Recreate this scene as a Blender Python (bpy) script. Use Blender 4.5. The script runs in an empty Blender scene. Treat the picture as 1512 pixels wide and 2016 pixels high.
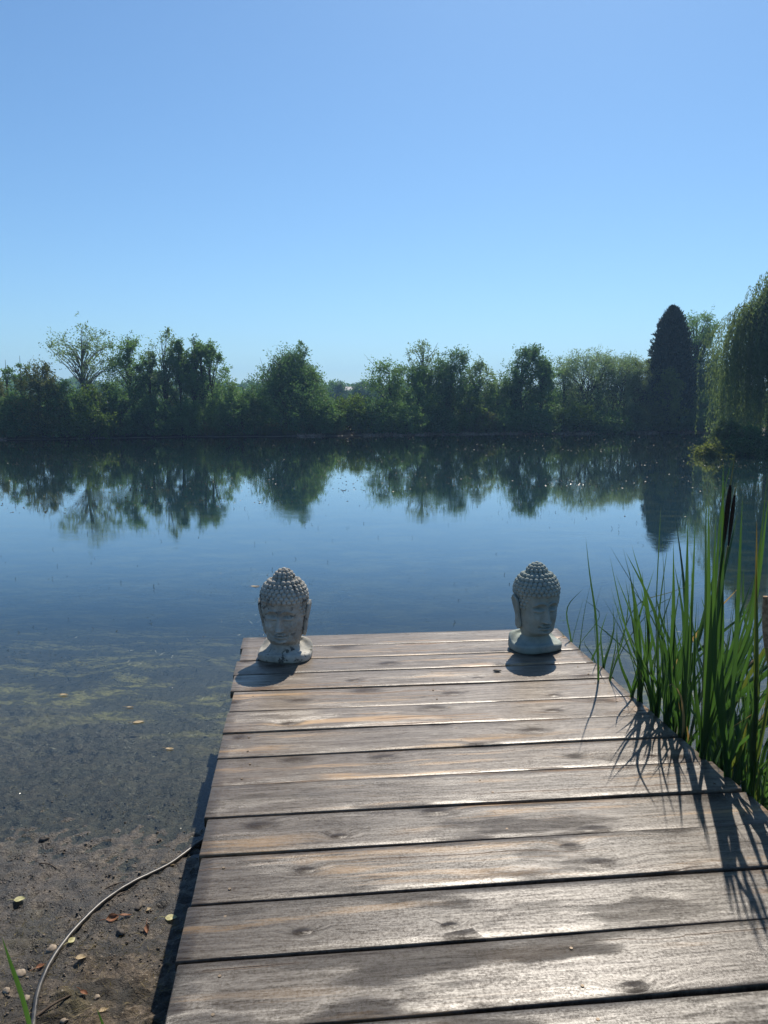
import bpy, math, random
import numpy as np
from mathutils import Vector, Matrix

S = bpy.context.scene
COL = S.collection
R = math.radians

# ------------------------------------------------------------------ camera, sky, sun, exposure
HD = 0.50                      # deck top above the water (water is z = 0)
EYE = HD + 1.50
FPX = 1500.0                   # focal length in pixels of a 1512 x 2016 frame
PITCH = math.atan((1008 - 789) / FPX)
SUN_AZ, SUN_EL = R(15.0), R(49.0)

cd = bpy.data.cameras.new('camera')
cam = bpy.data.objects.new('camera', cd)
COL.objects.link(cam)
cam.location = (0, 0, EYE)
cam.rotation_euler = (R(90) - PITCH, 0, 0)
cd.sensor_fit = 'VERTICAL'
cd.sensor_height = 24.0
cd.lens = 24.0 * FPX / 2016.0
cd.clip_start = 0.05
cd.clip_end = 3000
S.camera = cam

w = bpy.data.worlds.new('World')
S.world = w
w.use_nodes = True
wn = w.node_tree.nodes
wl = w.node_tree.links
wn.clear()
sky = wn.new('ShaderNodeTexSky')
sky.sky_type = 'NISHITA'
sky.sun_disc = False
sky.sun_elevation = SUN_EL
sky.sun_rotation = SUN_AZ
sky.air_density = 1.0
sky.dust_density = 0.4
sky.ozone_density = 1.6
bg = wn.new('ShaderNodeBackground')
bg.inputs['Strength'].default_value = 0.078
wo = wn.new('ShaderNodeOutputWorld')
tint = wn.new('ShaderNodeMix')
tint.data_type = 'RGBA'
tint.blend_type = 'MULTIPLY'
tint.inputs[0].default_value = 1.0
tint.inputs[7].default_value = (.69, .95, 1.14, 1)      # the camera's cool white balance
wl.new(sky.outputs[0], tint.inputs[6])
wl.new(tint.outputs[2], bg.inputs[0])
wl.new(bg.outputs[0], wo.inputs[0])

ld = bpy.data.lights.new('sun', 'SUN')
ld.energy = 5.0
ld.angle = R(0.5)
ld.color = (1.0, 0.91, 0.79)
sun = bpy.data.objects.new('sun', ld)
COL.objects.link(sun)
SDIR = Vector((math.sin(SUN_AZ) * math.cos(SUN_EL), math.cos(SUN_AZ) * math.cos(SUN_EL), math.sin(SUN_EL)))
sun.rotation_euler = (-SDIR).to_track_quat('-Z', 'Y').to_euler()
sun.location = SDIR * 60

S.view_settings.view_transform = 'Standard'
S.view_settings.look = 'None'
S.view_settings.exposure = 0.45
S.view_settings.gamma = 1.0
S.cycles.max_bounces = 8
S.cycles.diffuse_bounces = 2
S.cycles.glossy_bounces = 3
S.cycles.transparent_max_bounces = 8
S.cycles.transmission_bounces = 4
S.cycles.use_denoising = True
S.cycles.caustics_reflective = False
S.cycles.caustics_refractive = False

# ------------------------------------------------------------------ helpers
_c, _s = math.cos(PITCH), math.sin(PITCH)


def ray(px, py):
    u, v = (px - 756) / FPX, (1008 - py) / FPX
    return np.array([u, _c + v * _s, -_s + v * _c])


def at(px, py, z):
    """point of height z that the photograph shows at a pixel"""
    d = ray(px, py)
    return np.array([0, 0, EYE]) + d * ((z - EYE) / d[2])


def at_y(px, py, Y):
    """point at distance Y that the photograph shows at a pixel"""
    d = ray(px, py)
    return np.array([0, 0, EYE]) + d * (Y / d[1])


def lin(hexs):
    c = [int(hexs[i:i + 2], 16) / 255 for i in (0, 2, 4)]
    return tuple(x / 12.92 if x <= .04045 else ((x + .055) / 1.055) ** 2.4 for x in c)


def link(name, me, parent=None, mat=None):
    o = bpy.data.objects.new(name, me)
    COL.objects.link(o)
    if mat is not None and me is not None:
        me.materials.append(mat)
    if parent is not None:
        o.parent = parent
    return o


def mesh_np(name, V, Fc, smooth=False):
    """mesh from arrays; Fc is (n,3) or (n,4) or a list of such arrays"""
    V = np.asarray(V, dtype=np.float32)
    if not isinstance(Fc, list):
        Fc = [Fc]
    Fc = [np.asarray(f, dtype=np.int32) for f in Fc if len(f)]
    me = bpy.data.meshes.new(name)
    me.vertices.add(len(V))
    me.vertices.foreach_set('co', V.ravel())
    loops = np.concatenate([f.ravel() for f in Fc])
    tot = np.concatenate([np.full(len(f), f.shape[1], dtype=np.int32) for f in Fc])
    start = np.concatenate([[0], np.cumsum(tot)[:-1]]).astype(np.int32)
    me.loops.add(len(loops))
    me.loops.foreach_set('vertex_index', loops)
    me.polygons.add(len(tot))
    me.polygons.foreach_set('loop_start', start)
    me.polygons.foreach_set('loop_total', tot)
    if smooth:
        me.polygons.foreach_set('use_smooth', np.ones(len(tot), dtype=bool))
    me.update(calc_edges=True)
    return me


class MB:
    """collects vertices and faces of one mesh"""

    def __init__(self):
        self.v, self.q, self.t, self.n = [], [], [], 0

    def add(self, V, Fc):
        V = np.asarray(V, float).reshape(-1, 3)
        Fc = np.asarray(Fc, int)
        (self.q if Fc.shape[1] == 4 else self.t).append(Fc + self.n)
        self.v.append(V)
        self.n += len(V)

    def tube(self, pts, rad, sides=6, cap=True):
        pts = np.asarray(pts, float)
        n = len(pts)
        rad = np.broadcast_to(np.asarray(rad, float), (n,))
        tg = np.gradient(pts, axis=0)
        tg /= np.linalg.norm(tg, axis=1)[:, None] + 1e-9
        up = np.array([0.31, 0.17, 1.0]) if abs(tg[:, 2]).mean() < .8 else np.array([1.0, 0.2, 0.1])
        a = np.cross(tg, up)
        a /= np.linalg.norm(a, axis=1)[:, None] + 1e-9
        b = np.cross(tg, a)
        th = np.arange(sides) / sides * 2 * math.pi
        V = pts[:, None] + rad[:, None, None] * (a[:, None] * np.cos(th)[None, :, None] + b[:, None] * np.sin(th)[None, :, None])
        i = np.arange(n - 1)[:, None] * sides
        j = np.arange(sides)[None]
        k = (j + 1) % sides
        Q = np.stack([i + j, i + sides + j, i + sides + k, i + k], -1).reshape(-1, 4)
        self.add(V, Q)
        if cap:
            for e in (0, n - 1):
                base = V[e]
                self.add(np.vstack([base, pts[e]]), [[m, (m + 1) % sides, sides] for m in range(sides)])

    def ball(self, c, r, seg=8, rings=5):
        r = np.broadcast_to(np.asarray(r, float), (3,))
        ph = np.linspace(0, math.pi, rings + 1)
        th = np.arange(seg) / seg * 2 * math.pi
        V = np.stack([np.sin(ph)[:, None] * np.cos(th), np.sin(ph)[:, None] * np.sin(th), np.cos(ph)[:, None] * np.ones(seg)], -1) * r + np.asarray(c)
        i = np.arange(rings)[:, None] * seg
        j = np.arange(seg)[None]
        k = (j + 1) % seg
        self.add(V, np.stack([i + j, i + seg + j, i + seg + k, i + k], -1).reshape(-1, 4))

    def box(self, x0, x1, y0, y1, z0, z1):
        V = [(x, y, z) for z in (z0, z1) for y in (y0, y1) for x in (x0, x1)]
        self.add(V, [[0, 2, 3, 1], [4, 5, 7, 6], [0, 1, 5, 4], [2, 6, 7, 3], [0, 4, 6, 2], [1, 3, 7, 5]])

    def build(self, name, mat=None, parent=None, smooth=True):
        Fc = []
        if self.q:
            Fc.append(np.concatenate(self.q))
        if self.t:
            Fc.append(np.concatenate(self.t))
        return link(name, mesh_np(name, np.concatenate(self.v), Fc, smooth), parent, mat)


def tag(o, label=None, cat=None, group=None, kind=None):
    if label:
        o['label'] = label
    if cat:
        o['category'] = cat
    if group:
        o['group'] = group
    if kind:
        o['kind'] = kind
    return o


def empty(name, loc, label, cat, group=None):
    o = bpy.data.objects.new(name, None)
    o.empty_display_size = 0.1
    COL.objects.link(o)
    o.location = loc
    return tag(o, label, cat, group)


# numpy gradient noise
def _h(ix, iy, seed):
    with np.errstate(over='ignore'):
        n = (ix.astype(np.uint32) * np.uint32(374761393) + iy.astype(np.uint32) * np.uint32(668265263) + np.uint32(seed * 974711 + 13))
        n = (n ^ (n >> np.uint32(13))) * np.uint32(1274126177)
        n = n ^ (n >> np.uint32(16))
    return n.astype(np.float64) / 4294967295.0


def vnoise(x, y, seed=0):
    x, y = np.asarray(x, float), np.asarray(y, float)
    ix, iy = np.floor(x), np.floor(y)
    fx, fy = x - ix, y - iy
    ix, iy = (ix.astype(np.int64) & 0xffffffff), (iy.astype(np.int64) & 0xffffffff)
    fx, fy = fx * fx * (3 - 2 * fx), fy * fy * (3 - 2 * fy)
    jx, jy = (ix + 1) & 0xffffffff, (iy + 1) & 0xffffffff
    a, b, c, d = _h(ix, iy, seed), _h(jx, iy, seed), _h(ix, jy, seed), _h(jx, jy, seed)
    return (a + (b - a) * fx) * (1 - fy) + (c + (d - c) * fx) * fy


def fbm(x, y, oct=4, seed=0):
    v, a, tot = 0, 1.0, 0
    for k in range(oct):
        v = v + a * vnoise(x * 2 ** k + 17 * k, y * 2 ** k - 9 * k, seed + k)
        tot += a
        a *= .5
    return v / tot


def sstep(a, b, x):
    t = np.clip((np.asarray(x, float) - a) / (b - a), 0, 1)
    return t * t * (3 - 2 * t)


# ------------------------------------------------------------------ material helpers
class NT:
    def __init__(self, name):
        self.m = bpy.data.materials.new(name)
        self.m.use_nodes = True
        self.t = self.m.node_tree
        self.t.nodes.clear()
        self.out = self.t.nodes.new('ShaderNodeOutputMaterial')

    def n(self, kind, **kw):
        nd = self.t.nodes.new('ShaderNode' + kind)
        for k, v in kw.items():
            setattr(nd, k, v)
        return nd

    def put(self, sock, v):
        if v is None:
            return
        if isinstance(v, bpy.types.NodeSocket):
            self.t.links.new(v, sock)
        elif isinstance(v, (tuple, list)):
            sock.default_value = (*v, 1.0) if (len(v) == 3 and len(sock.default_value) == 4) else v
        else:
            sock.default_value = v

    def math(self, op, a, b=None, c=None, clamp=False):
        nd = self.n('Math', operation=op, use_clamp=clamp)
        for i, v in enumerate((a, b, c)):
            self.put(nd.inputs[i], v)
        return nd.outputs[0]

    def vmath(self, op, a, b=None):
        nd = self.n('VectorMath', operation=op)
        self.put(nd.inputs[0], a)
        if b is not None:
            self.put(nd.inputs[1], b)
        return nd.outputs[0]

    def noise(self, vec, scale, detail=3, rough=.55, dist=0.0):
        nd = self.n('TexNoise')
        self.put(nd.inputs['Vector'], vec)
        nd.inputs['Scale'].default_value = scale
        nd.inputs['Detail'].default_value = detail
        nd.inputs['Roughness'].default_value = rough
        nd.inputs['Distortion'].default_value = dist
        return nd.outputs[0]

    def ramp(self, fac, stops, interp='LINEAR'):
        nd = self.n('ValToRGB')
        nd.color_ramp.interpolation = interp
        el = nd.color_ramp.elements
        while len(el) < len(stops):
            el.new(.5)
        for e, (p, c) in zip(el, stops):
            e.position = p
            e.color = (c, c, c, 1) if isinstance(c, (int, float)) else (*c, 1)
        self.put(nd.inputs[0], fac)
        return nd.outputs[0]

    def smooth(self, v, a, b):
        nd = self.n('MapRange', interpolation_type='SMOOTHSTEP')
        self.put(nd.inputs[0], v)
        nd.inputs[1].default_value = a
        nd.inputs[2].default_value = b
        return nd.outputs[0]

    def mix(self, fac, a, b, blend='MIX'):
        nd = self.n('Mix', data_type='RGBA', blend_type=blend)
        self.put(nd.inputs[0], fac)
        self.put(nd.inputs[6], a)
        self.put(nd.inputs[7], b)
        return nd.outputs[2]

    def scale(self, vec, s):
        return self.vmath('MULTIPLY', vec, s)

    def obj(self):
        return self.n('TexCoord').outputs['Object']

    def pos(self):
        return self.n('NewGeometry').outputs['Position']

    def xyz(self, v):
        nd = self.n('SeparateXYZ')
        self.put(nd.inputs[0], v)
        return nd.outputs

    def vec(self, x, y, z):
        nd = self.n('CombineXYZ')
        for i, v in enumerate((x, y, z)):
            self.put(nd.inputs[i], v)
        return nd.outputs[0]

    def bump(self, h, strength, dist, normal=None):
        nd = self.n('Bump')
        nd.inputs['Strength'].default_value = strength
        nd.inputs['Distance'].default_value = dist
        self.put(nd.inputs['Height'], h)
        if normal is not None:
            self.put(nd.inputs['Normal'], normal)
        return nd.outputs[0]

    def bsdf(self, color, rough=.6, spec=.4, normal=None, **kw):
        nd = self.n('BsdfPrincipled')
        self.put(nd.inputs['Base Color'], color)
        self.put(nd.inputs['Roughness'], rough)
        self.put(nd.inputs['Specular IOR Level'], spec)
        if normal is not None:
            self.put(nd.inputs['Normal'], normal)
        for k, v in kw.items():
            self.put(nd.inputs[k], v)
        return nd.outputs[0]

    def mixs(self, fac, a, b):
        nd = self.n('MixShader')
        self.put(nd.inputs[0], fac)
        self.t.links.new(a, nd.inputs[1])
        self.t.links.new(b, nd.inputs[2])
        return nd.outputs[0]

    def done(self, sh):
        self.t.links.new(sh, self.out.inputs['Surface'])
        return self.m


def leaf_mat(name, c0, c1, c2, trans=.45, rough=.6, spec=.18, patch=0.6):
    t = NT(name)
    geo = t.n('NewGeometry')
    rnd = geo.outputs['Random Per Island']
    col = t.ramp(rnd, [(0, c0), (.55, c1), (1, c2)])
    big = t.noise(geo.outputs['Position'], patch, 2)
    col = t.mix(t.smooth(big, .35, .68), col, t.mix(.55, col, c2))
    p = t.bsdf(col, rough, spec)
    tr = t.n('BsdfTranslucent')
    t.put(tr.inputs[0], t.mix(.5, col, (c2[0] * 1.4, c2[1] * 1.5, c2[2] * .6)))
    return t.done(t.mixs(trans, p, tr.outputs[0]))


def plain_mat(name, c0, c1, scale=20, rough=.7, spec=.3, bump=.0, bdist=.004):
    t = NT(name)
    o = t.obj()
    nz = t.noise(o, scale, 4)
    nor = t.bump(nz, bump, bdist) if bump else None
    return t.done(t.bsdf(t.mix(t.smooth(nz, .3, .7), c0, c1), rough, spec, nor))


# ------------------------------------------------------------------ ground: one sheet from the near mud to the far hills
def spans(*seg):
    out = []
    for a, b, st in seg:
        out.append(np.arange(a, b - 1e-6, st))
    out.append([seg[-1][1]])
    return np.concatenate(out)


def far_bank(x):
    return np.clip(44.6 + .22 * x, 38, 49) + 1.6 * (vnoise(x * .22, 3.3, 5) - .5) + 1.0 * (vnoise(x * 1.1, 8.3, 6) - .5)


def ground_z(x, y, fine=True):
    x, y = np.asarray(x, float), np.asarray(y, float)
    ys = 3.20 - .16 * np.clip(x + 1.2, -3, 3) * (x < -.2) + .35 * (fbm(x * 1.6, y * 1.6, 3, 2) - .5)
    d = y - ys
    near = np.where(d > 0, -.045 * np.minimum(d, .9) - .11 * np.clip(d - .9, 0, 1.6) - .16 * np.clip(d - 2.5, 0, 6), -.045 * np.clip(d, -4, 0))
    near = near + np.where(d > .8, .10 * (fbm(x * 1.1, y * 1.1, 3, 8) - .5), 0)
    fb = far_bank(x)
    far = np.where(y > fb, .38 * (1 - np.exp(-(y - fb) * .7)), .12 * (y - fb))
    xs = 2.9 + .475 * (y - 3) + 1.2 * (vnoise(y * .3, 1.1, 4) - .5)
    rt = np.where(x > xs, .35 * (1 - np.exp(-(x - xs) * .8)), .25 * (x - xs))
    z = np.maximum(np.maximum(near, far), np.maximum(rt, -1.4))
    z = z + sstep(95, 230, y) * (2.6 * sstep(40, -60, x) + .8 + 1.6 * fbm(x * .006, y * .006, 3, 9)) * sstep(20, 120, np.abs(x) + y * .6)
    if fine:
        m = sstep(9, 4.5, y) * sstep(-6, -3.2, x)
        z = z + m * (.021 * (fbm(x * 5, y * 5, 3, 21) - .5) + .030 * (fbm(x * 24, y * 24, 3, 31) - .5))
        clod = vnoise(x * 38, y * 38, 41)
        z = z + m * .010 * sstep(.62, .92, clod) * sstep(.4, .65, fbm(x * 3, y * 3, 2, 51))
        z = z - m * .016 * sstep(.70, .95, vnoise(x * 26, y * 26, 61)) * sstep(.35, .6, fbm(x * 2.4, y * 2.4, 2, 71))
    return z


def gz(x, y):
    return float(ground_z(np.array([x]), np.array([y]))[0])


gx = spans((-700, -100, 50), (-100, -30, 3), (-30, -3.4, .35), (-3.4, -.35, .0125), (-.35, 3.6, .045), (3.6, 30, .4), (30, 100, 3), (100, 700, 50))
gy = spans((-40, 1.2, .6), (1.2, 5.2, .0125), (5.2, 12, .06), (12, 38, .6), (38, 52, .16), (52, 90, 2), (90, 260, 6), (260, 900, 40))
GX, GY = np.meshgrid(gx, gy)
GZ = ground_z(GX, GY)
nx, ny = len(gx), len(gy)
ii = (np.arange(ny - 1)[:, None] * nx + np.arange(nx - 1)[None]).ravel()
ground_me = mesh_np('ground', np.stack([GX, GY, GZ], -1).reshape(-1, 3), np.stack([ii, ii + 1, ii + nx + 1, ii + nx], -1), True)

t = NT('ground_soil')
p = t.pos()
X, Y, Z = t.xyz(p)
n1 = t.noise(p, 3.2, 4, .6)
n2 = t.noise(p, 34, 6, .70)
n3 = t.noise(p, 120, 3, .6)
mud = t.ramp(n2, [(.25, (.017, .012, .008)), (.5, (.088, .066, .043)), (.70, (.29, .23, .165))])
moss = t.mix(t.smooth(n3, .35, .65), (.05, .045, .018), (.10, .095, .04))
mud = t.mix(t.math('MULTIPLY', t.smooth(n1, .52, .66), .55), mud, moss)
dark = t.smooth(t.noise(p, 7, 4, .6), .50, .70)
mud = t.mix(t.math('MULTIPLY', dark, .6), mud, (.035, .024, .016))
# grit: pale flecks
vo = t.n('TexVoronoi')
t.put(vo.inputs['Vector'], p)
vo.inputs['Scale'].default_value = 70
grit = t.math('MULTIPLY', t.math('LESS_THAN', vo.outputs['Distance'], .22), t.math('GREATER_THAN', t.xyz(vo.outputs['Color'])[0], .86))
mud = t.mix(grit, mud, (.32, .28, .22))
# lake bed: olive weed mats; dark silt colour also paints light absorbed at depth
weedn = t.noise(t.scale(p, (.75, 1.5, 1)), 1.9, 6, .66, .6)
weedf = t.noise(t.scale(p, (1, 2.2, 1)), 16, 5, .7, 1.2)
silt = t.ramp(weedf, [(.3, (.006, .008, .006)), (.55, (.018, .020, .013)), (.75, (.060, .056, .030))])
weed = t.ramp(weedf, [(.3, (.04, .044, .014)), (.5, (.26, .24, .075)), (.70, (.50, .44, .17))])
bed = t.mix(t.smooth(weedn, .47, .60), silt, weed)
clump = t.noise(t.scale(p, (1, 1.7, 1)), 5.5, 4, .65, .8)
bed = t.mix(t.math('MULTIPLY', t.smooth(clump, .55, .42), .85), bed, (.006, .010, .008))
soak = t.smooth(t.math('ADD', Z, t.math('MULTIPLY', t.math('SUBTRACT', n1, .5), .025)), .062, .020)
mud = t.mix(t.math('MULTIPLY', soak, .64), mud, t.mix(.8, mud, (.016, .013, .010)))
col = t.mix(t.smooth(t.math('ADD', Z, t.math('MULTIPLY', t.math('SUBTRACT', weedf, .5), .10)), -.035, -.17), t.mix(t.math('MULTIPLY', t.smooth(clump, .58, .44), .75), mud, (.012, .011, .008)), bed)
bank = t.ramp(t.noise(p, 2.2, 4, .7), [(.3, (.020, .016, .011)), (.6, (.065, .048, .036)), (.8, (.17, .13, .105))])
grassy = t.ramp(t.noise(p, .6, 4), [(.3, (.025, .035, .012)), (.7, (.07, .075, .025))])
land = t.mix(t.smooth(Z, .10, .24), bank, grassy)
col = t.mix(t.smooth(Y, 12, 20), col, land)
wet = t.smooth(Z, .060, .015)
rough = t.math('SUBTRACT', t.math('ADD', .82, t.math('MULTIPLY', t.math('SUBTRACT', n3, .5), .4)), t.math('MULTIPLY', wet, .34))
nor = t.bump(n3, .8, .010, t.bump(n2, .9, .022))
M_ground = t.done(t.bsdf(col, rough, t.math('ADD', .25, t.math('MULTIPLY', wet, .35)), nor))
ground = link('ground', ground_me, None, M_ground)
tag(ground, kind='structure')

# ------------------------------------------------------------------ water
t = NT('pond_water')
p = t.pos()
X, Y, Z = t.xyz(p)
lp = t.noise(t.scale(p, (.5, 1, 1)), .5, 3)
rip = t.noise(t.scale(p, (1, 1.6, 1)), 9, 3, .55)
rip2 = t.noise(t.scale(p, (1, 1.3, 1)), 46, 2, .6)
sw = t.noise(t.scale(p, (.6, 1.2, 1)), 1.6, 2)
near = t.smooth(Y, 14, 3.5)
amp = t.math('ADD', .045, t.math('MULTIPLY', t.smooth(lp, .48, .66), .13))
amp = t.math('MULTIPLY', amp, t.math('ADD', .55, t.math('MULTIPLY', t.smooth(Y, 16, 5), 1.0)))
h = t.math('ADD', t.math('MULTIPLY', rip, .006), t.math('MULTIPLY', sw, .010))
h = t.math('ADD', h, t.math('MULTIPLY', t.math('MULTIPLY', rip2, t.math('MULTIPLY', near, t.smooth(t.noise(p, 1.7, 3), .45, .6))), .0028))
bn = t.n('Bump')
bn.inputs['Distance'].default_value = 1.0
t.put(bn.inputs['Strength'], amp)
t.put(bn.inputs['Height'], h)
fr = t.n('Fresnel')
fr.inputs['IOR'].default_value = 1.33
t.put(fr.inputs['Normal'], bn.outputs[0])
tr = t.n('BsdfTransparent')
tr.inputs[0].default_value = (.76, .80, .74, 1)
df = t.n('BsdfDiffuse')
film = t.noise(t.scale(p, (.8, 1.6, 1)), 2.2, 6, .68, .5)
t.put(df.inputs[0], t.mix(t.smooth(film, .40, .68), (.006, .030, .046), (.036, .062, .056)))
gl = t.n('BsdfGlossy')
gl.inputs['Roughness'].default_value = .02
gl.inputs[0].default_value = (1, 1, 1, 1)
t.put(gl.inputs['Normal'], bn.outputs[0])
murk = t.math('ADD', .04, t.math('MULTIPLY', t.smooth(Y, 4.2, 11), .88))
body = t.mixs(murk, tr.outputs[0], df.outputs[0])
M_water = t.done(t.mixs(t.math('MULTIPLY', fr.outputs[0], t.math('ADD', 1.0, t.math('MULTIPLY', t.smooth(Y, 4.5, 10), .42)), clamp=True), body, gl.outputs[0]))
wx, wy = np.linspace(-120, 120, 41), np.linspace(.4, 54, 31)
WX, WY = np.meshgrid(wx, wy)
ii = (np.arange(30)[:, None] * 41 + np.arange(40)[None]).ravel()
water = link('water', mesh_np('water', np.stack([WX, WY, WX * 0], -1).reshape(-1, 3), np.stack([ii, ii + 1, ii + 42, ii + 41], -1), True), None, M_water)
tag(water, kind='structure')

# ------------------------------------------------------------------ haze
hz = MB()
hz.box(-720, 720, -60, 920, -3.0, 40)
t = NT('haze_air')
pv = t.n('VolumePrincipled')
pv.inputs['Color'].default_value = (.36, .63, 1, 1)
pv.inputs['Density'].default_value = .0010
pv.inputs['Anisotropy'].default_value = .2
t.t.links.new(pv.outputs[0], t.out.inputs['Volume'])
HAZE = True
if HAZE:
    tag(hz.build('haze', t.m, None, False), kind='stuff')

# ------------------------------------------------------------------ wooden deck
E0 = np.array([-0.9024, 4.7017])          # far left corner of the deck
UE = np.array([-0.1205, 0.9927])          # direction of the long edges
UB = np.array([math.cos(R(5.9)), math.sin(R(5.9))])
DW = 2.055

t = NT('weathered_plank')
oi = t.n('ObjectInfo')
rv = t.math('MULTIPLY', oi.outputs['Random'], 37.0)
o = t.vmath('ADD', t.obj(), t.vec(rv, t.math('MULTIPLY', oi.outputs['Random'], 91.0), 0.0))
x, y, z = t.xyz(o)
# knots: a few stretched cells per plank
kv = t.n('TexVoronoi', feature='F1')
kv.voronoi_dimensions = '2D'
t.put(kv.inputs['Vector'], t.vec(t.math('MULTIPLY', x, 2.3), t.math('MULTIPLY', y, 4.6), 0.0))
kv.inputs['Scale'].default_value = 1.0
kv.inputs['Randomness'].default_value = 1.0
kd = kv.outputs['Distance']
kr = t.xyz(kv.outputs['Color'])
kon = t.math('GREATER_THAN', kr[0], .36)
ksz = t.math('MULTIPLY_ADD', kr[1], .10, .055)
kfield = t.math('MULTIPLY', t.math('SUBTRACT', 1.0, t.math('DIVIDE', kd, ksz), clamp=True), kon)
khalo = t.math('MULTIPLY', t.math('SUBTRACT', 1.0, t.math('DIVIDE', kd, t.math('MULTIPLY', ksz, 3.0)), clamp=True), kon)
# grain runs along x and bends round the knots
wob = t.noise(t.vec(t.math('MULTIPLY', x, 1.4), t.math('MULTIPLY', y, 5.0), 0.0), 1.0, 3, .5)
v = t.math('ADD', y, t.math('ADD', t.math('MULTIPLY', wob, .05), t.math('MULTIPLY', khalo, .035)))
g1 = t.noise(t.vec(t.math('MULTIPLY', x, 4.0), t.math('MULTIPLY', v, 64.0), 0.0), 1.0, 7, .72)
g2 = t.noise(t.vec(t.math('MULTIPLY', x, 30.0), t.math('MULTIPLY', v, 210.0), 0.0), 1.0, 4, .7)
blot = t.noise(t.vec(t.math('MULTIPLY', x, 3.4), t.math('MULTIPLY', v, 22.0), 0.0), 1.0, 6, .68)
grain = t.math('ADD', t.math('MULTIPLY', g1, .6), t.math('MULTIPLY', g2, .4))
col = t.ramp(grain, [(.36, (.030, .023, .019)), (.46, (.105, .086, .073)), (.57, (.175, .148, .126)), (.70, (.30, .262, .22))])
col = t.mix(t.math('MULTIPLY', t.smooth(blot, .50, .75), .30), col, (.085, .066, .056))
col = t.mix(t.math('MULTIPLY', t.smooth(blot, .48, .30), .30), col, (.255, .235, .21))
# worn streaks down to the yellow wood
st = t.noise(t.vec(t.math('MULTIPLY', x, 1.1), t.math('MULTIPLY', v, 17.0), 3.7), 1.0, 5, .62)
sm = t.noise(t.vec(t.math('MULTIPLY', x, .8), t.math('MULTIPLY', y, 2.2), 9.1), 1.0, 2)
streak = t.math('MULTIPLY', t.smooth(st, .54, .66), t.smooth(sm, .42, .56))
col = t.mix(t.math('MULTIPLY', streak, .85), col, t.mix(g2, (.26, .155, .075), (.58, .40, .23)))
fine = t.noise(t.vec(t.math('MULTIPLY', x, 2.6), t.math('MULTIPLY', v, 150.0), 4.4), 1.0, 4, .65)
col = t.mix(t.math('MULTIPLY', t.smooth(fine, .56, .68), .60), col, (.040, .031, .026))
# reddish stain left of the coating
red = t.smooth(t.noise(t.vec(t.math('MULTIPLY', x, .9), t.math('MULTIPLY', y, 3.0), 5.0), 1.0, 3), .42, .66)
col = t.mix(t.math('MULTIPLY', red, .28), col, (.100, .076, .058))
kring = t.math('FRACT', t.math('MULTIPLY', kd, 34.0))
kcol = t.mix(t.smooth(kring, .3, .8), (.050, .036, .028), (.14, .105, .078))
col = t.mix(t.math('MULTIPLY', t.smooth(kfield, .02, .3), .85), col, kcol)
col = t.mix(t.math('MULTIPLY', t.smooth(t.math('MULTIPLY', khalo, t.math('ADD', .55, blot)), .38, .80), .72), col, (.040, .030, .025))
# hairline cracks along the grain
ck = t.noise(t.vec(t.math('MULTIPLY', x, .16), t.math('MULTIPLY', v, 5.0), 1.9), 1.0, 1, .4)
ckl = t.math('ABSOLUTE', t.math('SUBTRACT', ck, .535))
ckm = t.smooth(t.noise(t.vec(t.math('MULTIPLY', x, 1.3), t.math('MULTIPLY', y, 1.5), 6.0), 1.0, 2), .46, .58)
crack = t.math('MULTIPLY', t.smooth(ckl, .0065, .0015), ckm)
cedge = t.math('MULTIPLY', t.smooth(ckl, .022, .006), ckm)
col = t.mix(t.math('MULTIPLY', cedge, .55), col, (.33, .20, .11))
col = t.mix(crack, col, (.020, .014, .011))
# saw marks: fine curved ridges across the plank, in patches
cx = t.math('ADD', x, t.math('MULTIPLY', t.math('MULTIPLY', y, y), 3.2))
cx = t.math('ADD', cx, t.math('MULTIPLY', y, .75))
saw = t.math('SINE', t.math('ADD', t.math('MULTIPLY', cx, 430.0), t.math('MULTIPLY', t.noise(o, 14, 3), 5.0)))
sawm = t.smooth(t.noise(t.vec(t.math('MULTIPLY', x, 1.6), t.math('MULTIPLY', y, 6.5), 2.0), 1.0, 3), .46, .60)
saw = t.math('MULTIPLY', saw, sawm)
fuzz = t.noise(o, 120, 5, .75)
col = t.mix(t.math('MULTIPLY', t.smooth(saw, .25, .9), .42), col, (.030, .024, .020))
col = t.mix(t.math('MULTIPLY', t.smooth(fuzz, .52, .68), .35), col, (.040, .032, .026))
hgt = t.math('ADD', t.math('MULTIPLY', t.math('ADD', t.math('MULTIPLY', g1, .9), t.math('MULTIPLY', g2, .12)), .0009), t.math('MULTIPLY', saw, .00010))
hgt = t.math('ADD', hgt, t.math('MULTIPLY', crack, -.003))
hgt = t.math('ADD', hgt, t.math('MULTIPLY', kfield, .004))
hgt = t.math('ADD', hgt, t.math('MULTIPLY', fuzz, .00050))
hgt = t.math('ADD', hgt, t.math('MULTIPLY', t.noise(t.scale(o, (1, 2.4, 1)), 7, 2), .0006))
nor = t.bump(hgt, .75, 1.0)
rgh = t.math('ADD', .30, t.math('ADD', t.math('MULTIPLY', t.smooth(blot, .3, .7), .07), t.math('MULTIPLY', t.math('SUBTRACT', 1.0, grain), .08)))
spc = t.math('MULTIPLY', t.smooth(t.math('ADD', t.math('MULTIPLY', grain, .55), t.math('MULTIPLY', fuzz, .45)), .40, .60), .46)
spc = t.math('MULTIPLY', t.math('ADD', spc, .10), t.math('SUBTRACT', 1.0, t.math('MULTIPLY', t.smooth(khalo, .3, .9), .6)))
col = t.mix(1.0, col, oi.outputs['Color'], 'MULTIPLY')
M_plank = t.done(t.bsdf(col, rgh, spc, nor))
M_beam = plain_mat('deck_beam_wood', (.045, .035, .028), (.11, .09, .07), 12, .75, .3)
t = NT('screw_steel')
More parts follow.
